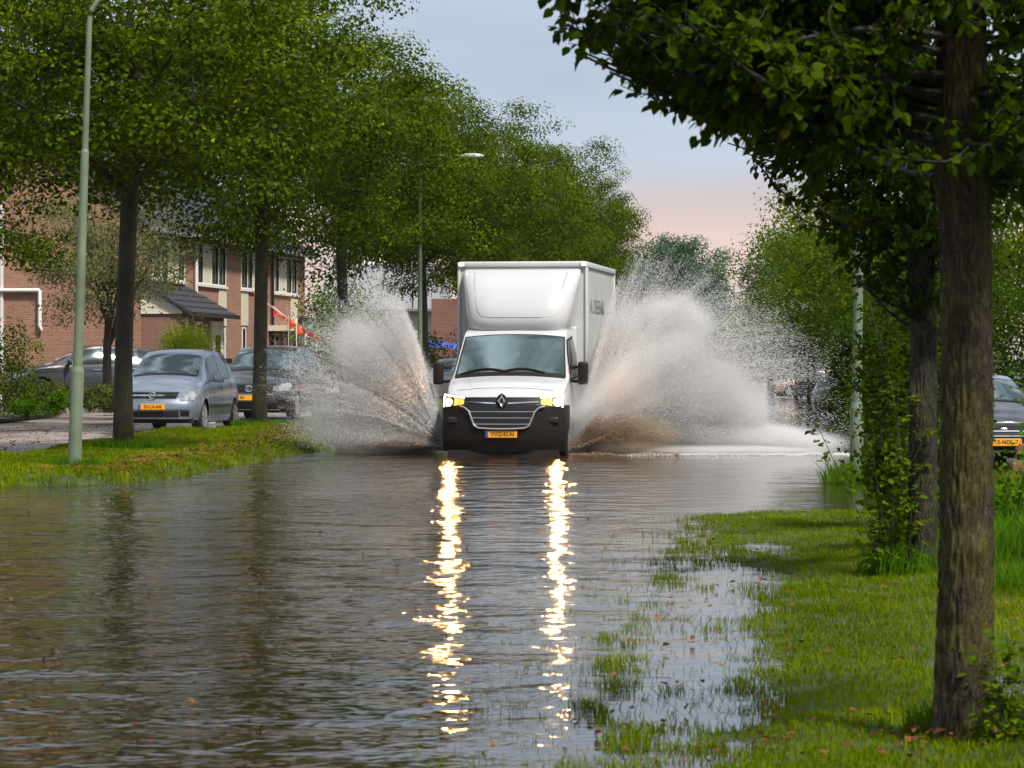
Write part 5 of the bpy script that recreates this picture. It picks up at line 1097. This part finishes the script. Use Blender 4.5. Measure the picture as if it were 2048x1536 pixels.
for i, ((a, b_), (w0, w1, pn), lab) in enumerate(zip(units, wins, labs)):
    h = empty('row_house', (HX, HY, HZ0), ROAD, lab, 'house', 'brick row houses on the left')
    ops = [(w0, w1, sill, wtop)]
    gd = {0: [(3.3, 4.1, 0.1, 2.1)], 1: [(9.2, 10.0, .1, 2.3)], 2: [(12.2, 12.75, .1, 2.35)], 3: [(16.7, 17.6, .1, 2.2), (18.2, 20.3, .9, 2.2)]}[i]
    rect_wall('wall', a, b_-.001, -.3, eave, ops+gd, M['brick'], h)
    if i == 0:
        MB().add([(0, 0, -.3), (-9, 0, -.3), (-9, 0, eave), (-4.5, 0, ridge), (0, 0, eave)], [(0, 1, 2, 3, 4)]).build('gable_wall', M['brick'], h)
        mb = MB(); s = 1/73.9   # white pipe on the gable
        zt_ = 1.35+(745-580)*s-HZ0; zl = 1.35+(745-652)*s-HZ0; mb.tube([(-5.0, -.08, zt_), (-2.82, -.08, zt_), (-2.80, -.08, zt_-.03), (-2.80, -.08, zl)], .055, 8); mb.tube([(-2.80, -.08, zl), (-2.74, -.08, zl-.12)], [.055, .03], 8); mb.build('drainpipe', M['offwhite'], h, True)
        MB().box(-3.92, -3.84, -.05, -.0, 0, 5.6).build('corner_trim', M['offwhite'], h)
    else: MB().add([(0, b_, -.3), (-9, b_, -.3), (-9, b_, eave), (-4.5, b_, ridge), (0, b_, eave)], [(0, 1, 2, 3, 4)]).build('gable_wall', M['brick'], h) if i == 3 else None
    v = MB(); y0_, y1_ = a-(.12 if i == 0 else 0), b_+(.12 if i == 3 else 0)
    for k in range(14):     # tiled courses as low steps
        f0, f1 = k/14, (k+1)/14; xa, xb = .35-4.85*f0, .35-4.85*f1; za, zb_ = eave-.25+(ridge-eave+.25)*f0, eave-.25+(ridge-eave+.25)*f1
        v.add([(xa, y0_, za+.03), (xa, y1_, za+.03), (xb, y1_, zb_), (xb, y0_, zb_), (xa, y0_, za-.05), (xa, y1_, za-.05), (xb, y1_, zb_-.08), (xb, y0_, zb_-.08)], [(0, 1, 2, 3), (0, 4, 5, 1), (0, 3, 7, 4), (1, 5, 6, 2)])
    v.add([(-4.5, y0_, ridge), (-4.5, y1_, ridge), (-9.3, y1_, eave-.25), (-9.3, y0_, eave-.25)], [(0, 1, 2, 3)]); v.build('roof', M['tile'], h)
    MB().box(.30, .42, y0_, y1_, eave-.32, eave-.2).build('gutter', M['zinc'], h)
    window(h, w0, w1, sill, wtop, pn)
    for g0, g1, g2, g3 in gd:
        if i == 1:
            d_ = MB().box(-.06, .02, g0, g1, g2, g3).build('door', M['offwhite'], h); MB().box(.021, .026, g0+.15, g1-.25, g2+.9, g3-.15).build('pane', M['winglass'], d_)
        else: window(h, g0, g1, g2, g3, [('g', g0, g1)] if g1-g0 < 1 else [('g', g0, (g0+g1)/2), ('g', (g0+g1)/2, g1)])
    # pale facade panels below the first floor windows
    pnl = {1: (9.1, 10.05, 2.35, sill-.09), 2: (12.1, 13.0, 2.4, sill-.09), 3: (19.4, 20.4, 2.45, sill-.09)}.get(i)
    if pnl: MB().box(.003, .03, *pnl).build('facade_panel', M['cream'], h)
    if i == 0:      # porch: lean-to with cream gable boards
        pd = 1.13; MB().box(.0, pd, .02, 5.0, -.3, 2.55).build('porch_wall', M['brick2'], h)
        bd = MB(); pz0, pz1 = 2.56, 3.36
        bd.add([(.0, -.02, pz0), (pd+.02, -.02, pz0), (pd+.02, -.02, pz0+.06), (0.0, -.02, pz1)], [(0, 1, 2, 3)]); bd.box(.003, pd+.02, -.03, .015, pz0-.02, pz0+.0); bd.build('gable_boards', M['cream'], h)
        rf = MB(); ang = (pz1+.05-(pz0+.0))/(pd+.35)
        for k in range(5):
            f0, f1 = k/5, (k+1)/5; xa, xb = pd+.35-(pd+.35)*f0, pd+.35-(pd+.35)*f1; za, zb_ = pz0+.0+.85*f0, pz0+.0+.85*f1
            rf.add([(xa, -.15, za+.035), (xa, 5.2, za+.035), (xb, 5.2, zb_), (xb, -.15, zb_), (xa, -.15, za-.06), (xa, 5.2, za-.06), (xb, 5.2, zb_-.09), (xb, -.15, zb_-.09)], [(0, 1, 2, 3), (0, 4, 5, 1), (0, 3, 7, 4), (1, 5, 6, 2)])
        rf.build('porch_roof', M['tile'], h); MB().box(pd+.32, pd+.43, -.15, 5.2, pz0-.09, pz0+.01).build('porch_gutter', M['plastic2'], h)
        MB().box(pd+.003, pd+.05, .35, .5, -.2, pz0-.1).build('porch_post', M['offwhite'], h)
        window(h, 1.5, 2.2, .9, 2.35, [('g', 1.5, 2.2)], x=pd-.02)
        MB().box(pd+.003, pd+.06, 3.3, 4.7, -.2, 2.4).build('porch_door', M['cream'], h); MB().box(pd+.063, pd+.068, 3.7, 4.3, .2, 2.0).build('door_glass', M['winglass'], h)
        hn = lettering('7', .32, M['offwhite'], h, (pd+.01, 2.8, 1.55), (math.pi/2, 0, math.pi/2), 'house_number')
        mb = MB().rbox(pd+.05, pd+.25, 4.85, 5.0, 1.2, 1.35, .02); mb.build('letter_box', M['plastic2'], h)
        MB().lathe([(.001, 0), (.09, .02), (.10, .12), (.06, .2)], 12, 'z', (-.0+.12, -.12, 3.22)).build('outdoor_lamp', M['plastic2'], h)
    if i == 3:
        MB().box(.003, .75, 15.95, 20.6, 2.28, 2.46).build('canopy', M['cream'], h); MB().rbox(.76, .9, 18.6, 19.7, 2.30, 2.44, .01).build('canopy_board', M['concrete'], h)
        MB().rbox(.02, .35, 20.5, 21.2, 2.55, 2.8, .02).build('awning_box', M['plastic2'], h); MB().box(.5, .6, 20.2, 20.3, -.2, 2.28).build('canopy_post', M['offwhite'], h)
    if i in (1, 3):
        MB().tube([(.09, a+.35, -.1), (.09, a+.35, eave-.3)], .05, 8).build('drainpipe', M['offwhite' if i == 1 else 'plastic2'], h)
# bunting: two cords with pennants
def bunting(p0, p1, sag, nf, seed, label):
    R = random.Random(seed); p0, p1 = Vector(p0), Vector(p1); pts = [p0.lerp(p1, t)+Vector((0, 0, -sag*4*t*(1-t))) for t in np.linspace(0, 1, 17)]
    o = MB().tube(pts, .012, 5).build('bunting', M['offwhite'], None); tag(o, label, 'bunting', 'orange bunting before the terrace')
    for k in range(nf):
        t = (k+.5)/nf; c = p0.lerp(p1, t)+Vector((0, 0, -sag*4*t*(1-t))); w, h_ = R.uniform(.09, .16), R.uniform(.10, .22); dx = R.uniform(-.1, .1); v = Vector((w/2, .02, (p1-p0).z/abs((p1-p0).x)*w/2))
        MB().add([c-v, c+v, c+Vector((dx, R.uniform(-.08, .08), -h_)), c+Vector((dx*.4, .03, -h_*.5))], [(0, 1, 3), (1, 2, 3), (0, 3, 2)]).build('pennant', M['orange' if R.random() < .75 else 'redflag'], o)
bunting(at(502, 576, 92), at(632, 668, 80), .12, 10, 1, 'upper cord of orange pennants sloping down right of the second trunk')
bunting(at(546, 612, 90), at(662, 686, 82), .10, 7, 2, 'lower cord of orange pennants above the dark grey minivan')
fl = MB(); c = at(594, 662, 76); o = fl.tube([c+Vector((0, 0, -1.3)), c+Vector((-.02, 0, .35))], .012, 6).build('flag_pole', M['offwhite']); tag(o, 'thin pole with an orange flag above the dark grey minivan', 'flag')
MB().add([c+Vector((0, 0, .2)), c+Vector((.14, .02, -.02)), c+Vector((.10, .05, -.12)), c+Vector((0, 0, -.08)), c+Vector((.12, -.04, -.05))], [(0, 1, 4), (1, 2, 4), (2, 3, 4), (3, 0, 4)]).build('flag', M['orange'], o)
c = at(577, 650, 79); o = MB().tube([c+Vector((0, 0, -1.2)), c+Vector((0, 0, .25))], .01, 6).build('flag_pole', M['offwhite']); tag(o, 'smaller orange flag on a pole left of the other flag', 'flag')
MB().add([c+Vector((0, 0, .2)), c+Vector((.2, .02, .02)), c+Vector((0, 0, -.15)), c+Vector((.08, -.04, .03))], [(0, 1, 3), (1, 2, 3), (2, 0, 3)]).build('flag', M['orange'], o)

# house with grey roof behind the left spray
h = empty('grey_roof_house', ((755-1024)/F*125, 125, .4), ROAD+math.radians(4), 'house with grey metal roof and roof window beyond the terrace', 'house')
s = 52.0
MB().box(-2.4, 2.8, 0, 8, 0, 3.6).build('wall', M['offwhite'], h)
MB().add([(-2.6, -.4, 3.4), (3.0, -.4, 3.4), (2.2, 2.6, 5.2), (-1.9, 2.6, 5.2), (-2.6, -.4, 3.3), (3.0, -.4, 3.3)], [(0, 1, 2, 3), (0, 4, 5, 1)]).build('roof', M['zinc'], h)
MB().add([(-2.2, 2.62, 5.0), (.9, 2.62, 5.0), (.5, 5.2, 6.6), (-1.6, 5.2, 6.6)], [(0, 1, 2, 3)]).build('upper_roof', M['tile'], h)
MB().add([(-1.05, 2.70, 5.12), (.0, 2.70, 5.12), (-.0, 4.0, 5.95), (-.75, 4.0, 5.95)], [(0, 1, 2, 3)]).build('roof_window', M['offwhite'], h)
for xx in (-1.2, .1, 1.4): MB().tube([(xx, -.38, 3.44), (xx*.8, 2.6, 5.24)], .025, 4).build('roof_seam', M['tile'], h)
MB().box(.4, 1.3, -.02, 0, 1.2, 2.4).build('window', M['winglass'], h)
h = empty('flat_roof_house', ((930-1024)/F*122, 122, .4), ROAD, 'dark red brick building with flat white roof edge left of the truck', 'house')
MB().box(-1.28, 4.7, 0, 8, 0, 3.72).build('wall', M['brick2'], h); MB().box(-.1, 4.8, -.1, 8.1, 3.725, 3.85).build('roof_edge', M['offwhite'], h)
o = MB().add([at(850, 683, 112), at(962, 700, 112), at(962, 693, 114), at(850, 676, 114), at(850, 693, 111.6), at(962, 703, 111.6)], [(0, 1, 2, 3), (4, 5, 1, 0)]).build('blue_tarp', M['tarp']); tag(o, 'blue tarpaulin stretched above the hedge left of the truck', 'tarpaulin')
# dark house mass behind the right spray
h = empty('far_house', ((1330-1024)/F*190, 190, .2), ROAD, 'distant house with dark roof behind the right spray', 'house')
MB().box(-2.5, 3.2, 0, 7, 0, 2.8).build('wall', M['brick2'], h); MB().add([(-2.8, -.3, 2.7), (3.5, -.3, 2.7), (3.5, 3.5, 5.2), (-2.8, 3.5, 5.2)], [(0, 1, 2, 3)]).build('roof', M['tile'], h)

# ------------------------------------------------------------------ spray thrown up by the wheels
def drop_mat(name, col, tr=.35, em=0):
    m, t, b = new_mat(name); b.inputs['Base Color'].default_value = col+(1,); b.inputs['Roughness'].default_value = .25; b.inputs['Specular IOR Level'].default_value = .5
    q = t.nodes.new('ShaderNodeBsdfTranslucent'); q.inputs[0].default_value = col+(1,); mx = t.nodes.new('ShaderNodeMixShader'); mx.inputs[0].default_value = tr
    t.links.new(b.outputs[0], mx.inputs[1]); t.links.new(q.outputs[0], mx.inputs[2]); t.links.new(mx.outputs[0], t.nodes['Material Output'].inputs[0]); return m
M['drop'] = drop_mat('spray_droplet', (.95, .95, .96), .55); M['dropmud'] = drop_mat('muddy_droplet', (.36, .25, .15), .3)
def mist_mat(name, dens, col, nscale=2.2, lo=.3, hi=.7, pw=1.0, base=.25):
    m = bpy.data.materials.new(name); m.use_nodes = True; t = m.node_tree; t.nodes.clear(); L = t.links
    o = t.nodes.new('ShaderNodeOutputMaterial'); v = t.nodes.new('ShaderNodeVolumePrincipled'); L.new(v.outputs[0], o.inputs['Volume'])
    v.inputs['Color'].default_value = col+(1,); v.inputs['Anisotropy'].default_value = .1
    g = t.nodes.new('ShaderNodeTexCoord'); ln = t.nodes.new('ShaderNodeVectorMath'); ln.operation = 'LENGTH'; L.new(g.outputs['Object'], ln.inputs[0])
    f = t.nodes.new('ShaderNodeMapRange'); f.interpolation_type = 'SMOOTHERSTEP'; f.inputs[1].default_value = 1.0; f.inputs[2].default_value = .0; L.new(ln.outputs['Value'], f.inputs[0])
    n = t.nodes.new('ShaderNodeTexNoise'); n.inputs['Scale'].default_value = nscale; n.inputs['Detail'].default_value = 3; L.new(g.outputs['Object'], n.inputs['Vector'])
    nr = t.nodes.new('ShaderNodeMapRange'); nr.inputs[1].default_value = lo; nr.inputs[2].default_value = hi; nr.inputs[3].default_value = base; nr.inputs[4].default_value = 1; L.new(n.outputs['Fac'], nr.inputs[0])
    a = t.nodes.new('ShaderNodeMath'); a.operation = 'MULTIPLY'; L.new(f.outputs[0], a.inputs[0]); L.new(nr.outputs[0], a.inputs[1])
    b = t.nodes.new('ShaderNodeMath'); b.operation = 'MULTIPLY'; b.inputs[1].default_value = dens; L.new(a.outputs[0], b.inputs[0]); L.new(b.outputs[0], v.inputs['Density'])
    return m
M['mist'] = mist_mat('mist', 22, (.93, .93, .94)); M['mistl'] = mist_mat('thin_mist', 15, (.93, .93, .93), 3.2); M['mistmud'] = mist_mat('muddy_mist', 9.0, (.74, .64, .52))
WY = 53.7                                    # distance of the front wheels
def wpt(px, py, dy=0): d = WY+dy; return np.array(at(px, py, d))
def droplets(P, Vd, r, el, rng):
    """small water drops and ligaments: stretched tetrahedra"""
    n = len(P); Vd = Vd/np.linalg.norm(Vd, axis=1)[:, None]; q = rng.normal(size=(n, 3)); a = np.cross(Vd, q); a /= np.linalg.norm(a, axis=1)[:, None]; b = np.cross(Vd, a); r = r[:, None]; e = el[:, None]
    V = np.stack([P+Vd*r*e, P+a*r-Vd*r*e*.4, P-a*r*.5+b*r*.87-Vd*r*e*.4, P-a*r*.5-b*r*.87-Vd*r*e*.4], 1).reshape(-1, 3); i = np.arange(n)[:, None]*4
    return V, np.concatenate([i+[0, 1, 2], i+[0, 2, 3], i+[0, 3, 1], i+[1, 3, 2]])
def fan(rng, org, tips, nfil, per, thick, rpow, r, el=(1.5, 4), yspread=.5, curve=.25, tmin=0.0):
    """jets from org towards points along the polyline tips, bending down under gravity; drops strewn along each jet"""
    tips = np.array([wpt(*t) for t in tips]); s = np.linspace(0, len(tips)-1, 200); o = wpt(*org)
    f = rng.random(nfil)*(len(tips)-1); i = np.minimum(f.astype(int), len(tips)-2); tip = tips[i]+(tips[i+1]-tips[i])*(f-i)[:, None]
    reach = rng.random(nfil)**.6*.55+.5; reach = np.where(rng.random(nfil) < .12, reach*1.12, reach)
    E = o+(tip-o)*reach[:, None]; E[:, 1] += rng.normal(0, yspread, nfil)
    O = np.tile(o, (nfil, 1)); O[:, 1] += rng.normal(0, yspread*.5, nfil); O[:, 0] += rng.normal(0, .05, nfil)
    k = np.repeat(np.arange(nfil), per); t = tmin+(1-tmin)*rng.random(len(k))**rpow
    h = curve*(E[k]-O[k])[:, 0:1]*0 + curve*np.linalg.norm(E[k]-O[k], axis=1)[:, None]
    P = O[k]+(E[k]-O[k])*t[:, None]; P[:, 2] += (h[:, 0]*4*t*(1-t))*.35
    sp = thick*(.25+1.2*t); P += rng.normal(size=P.shape)*sp[:, None]*[1, 1.6, 1]
    Vd = (E[k]-O[k]); Vd[:, 2] += h[:, 0]*(1-2*t)*1.4
    ok = P[:, 2] > .0
    return droplets(P[ok], Vd[ok], (rng.uniform(.6, 1.5, ok.sum())*r)*(1-.45*t[ok]), rng.uniform(el[0], el[1], ok.sum()), rng)
rs = rnd(77)
SL = empty('water_splash', (0, 0, 0), 0, 'grey white sheet of spray thrown up left of the truck', 'splash', 'sheets of spray beside the truck')
SR = empty('water_splash', (0, 0, 0), 0, 'tall wide burst of spray thrown up right of the truck', 'splash', 'sheets of spray beside the truck')
def drops(parent, parts, m, name='droplets'):
    V, T = join(parts); o = obj(name, mesh_np(V, T), M[m], parent); tag(o, kind='stuff'); return o
OL = (886, 893, .25); OR_ = (1146, 893, .3)
drops(SL, [fan(rs, (886, 893, .3), [(846, 770, .3), (828, 665, .3), (795, 590, .3), (745, 570, .3)], 900, 90, .012, .9, .0036, (3, 9), curve=.10, yspread=.25),
           fan(rs, OL, [(800, 590), (735, 578), (670, 615), (610, 650), (570, 730), (555, 800)], 1300, 90, .016, .75, .0038, (3, 9), yspread=.5, curve=.22, tmin=.1),
           fan(rs, OL, [(600, 800), (560, 850), (590, 880), (640, 893)], 800, 50, .05, .8, .0045, curve=.15)], 'drop')
drops(SR, [fan(rs, OR_, [(1212, 640), (1240, 560), (1290, 510), (1350, 525), (1420, 560)], 850, 85, .02, .7, .0038, (3, 9), yspread=.5, curve=.12, tmin=.15),
           fan(rs, OR_, [(1400, 560), (1480, 600), (1560, 640), (1610, 700), (1650, 760)], 1100, 85, .03, .6, .0040, (3, 9), yspread=.7, curve=.30, tmin=.2),
           fan(rs, OR_, [(1640, 740), (1700, 840), (1720, 895), (1660, 902)], 500, 60, .03, .7, .0042, (3, 8), yspread=.8, curve=.2),
           fan(rs, (1160, 880), [(1300, 660), (1420, 680), (1520, 760), (1560, 850)], 700, 80, .03, .8, .0036, (3, 9), yspread=.6, curve=.3, tmin=.25)], 'drop')
drops(SR, [fan(rs, (1150, 898, -.5), [(1185, 838, -.5), (1225, 825, -.5), (1280, 835, -.5), (1325, 865, -.5), (1335, 890, -.5)], 200, 110, .02, .8, .0045, (3, 8), .25, .3)], 'dropmud', 'muddy_jets')
drops(SL, [fan(rs, (884, 898), [(840, 850), (790, 880), (740, 895), (700, 898)], 260, 60, .03, .9, .005, (1, 3), .3, .2)], 'dropmud', 'muddy_jets')
def mist(parent, px, py, rx, rz, ry, ang, m, dy=0, name='mist', dens=None):
    me = bpy.data.meshes.new('m'); bm = bmesh.new(); bmesh.ops.create_icosphere(bm, subdivisions=4, radius=1); bm.to_mesh(me); bm.free()
    o = obj(name, me, M[m], parent); s = F/(WY+dy); o.location = wpt(px, py, dy); o.scale = (rx/s, ry, rz/s); o.rotation_euler = (0, math.radians(ang), 0); tag(o, kind='stuff'); return o
mist(SL, 795, 800, 105, 190, .7, -20, 'mistl', .7); mist(SL, 745, 858, 190, 80, .7, 12, 'mistl', .7); mist(SL, 740, 730, 90, 140, .5, -25, 'mistl', .7)
mist(SL, 830, 870, 80, 70, .6, 0, 'mistmud', .5)
mist(SR, 1250, 790, 230, 95, 1.0, -38, 'mist'); mist(SR, 1360, 800, 230, 135, 1.2, 12, 'mist', .4); mist(SR, 1235, 720, 60, 150, .6, 14, 'mist', .4)
mist(SR, 1470, 878, 270, 48, 1.2, 3, 'mist', .5); mist(SR, 1270, 860, 130, 60, .6, 10, 'mistmud', -.3); mist(SR, 1340, 650, 110, 90, .5, 0, 'mist', .6); mist(SR, 1250, 893, 120, 22, .7, 0, 'mistmud', -.3); mist(SR, 1430, 900, 270, 14, .6, 0, 'mist', -.3)

# low foam crests where the sheets leave the water
rc = rnd(5)
def crest(parent, px0, px1, py, n, hgt, m, name):
    t = rc.random(n); P = np.array([wpt(px0+(px1-px0)*a, py+3*math.sin(a*9), -.35) for a in t]); k = vnoise(P[:, 0], P[:, 1]*0, 2.5, 3); P[:, 1] += rc.normal(0, .35, n); P[:, 2] = np.abs(rc.normal(0, 1, n))*hgt*(.6+k)
    P[:, 0] += rc.normal(0, .03, n); V_ = rc.normal(size=(n, 3)); V_[:, 2] = np.abs(V_[:, 2])+1
    V, T = droplets(P, V_, rc.uniform(.004, .011, n), rc.uniform(1, 2.5, n), rc); o = obj(name, mesh_np(V, T), M[m], parent); tag(o, kind='stuff')
crest(SR, 1140, 1360, 903, 8000, .03, 'dropmud', 'foam_crest'); crest(SR, 1250, 1700, 903, 12000, .02, 'drop', 'foam_crest')

# rainy air between the camera and the far trees
hz = MB().box(-220, 220, -8, 520, -1.3, 26).build('haze', None); hm = bpy.data.materials.new('haze'); hm.use_nodes = True; t = hm.node_tree; t.nodes.clear()
ho = t.nodes.new('ShaderNodeOutputMaterial'); hv = t.nodes.new('ShaderNodeVolumePrincipled'); hv.inputs['Color'].default_value = (.80, .86, .92, 1); hv.inputs['Density'].default_value = .00006; t.links.new(hv.outputs[0], ho.inputs['Volume'])
hz.data.materials.append(hm); tag(hz, kind='stuff')
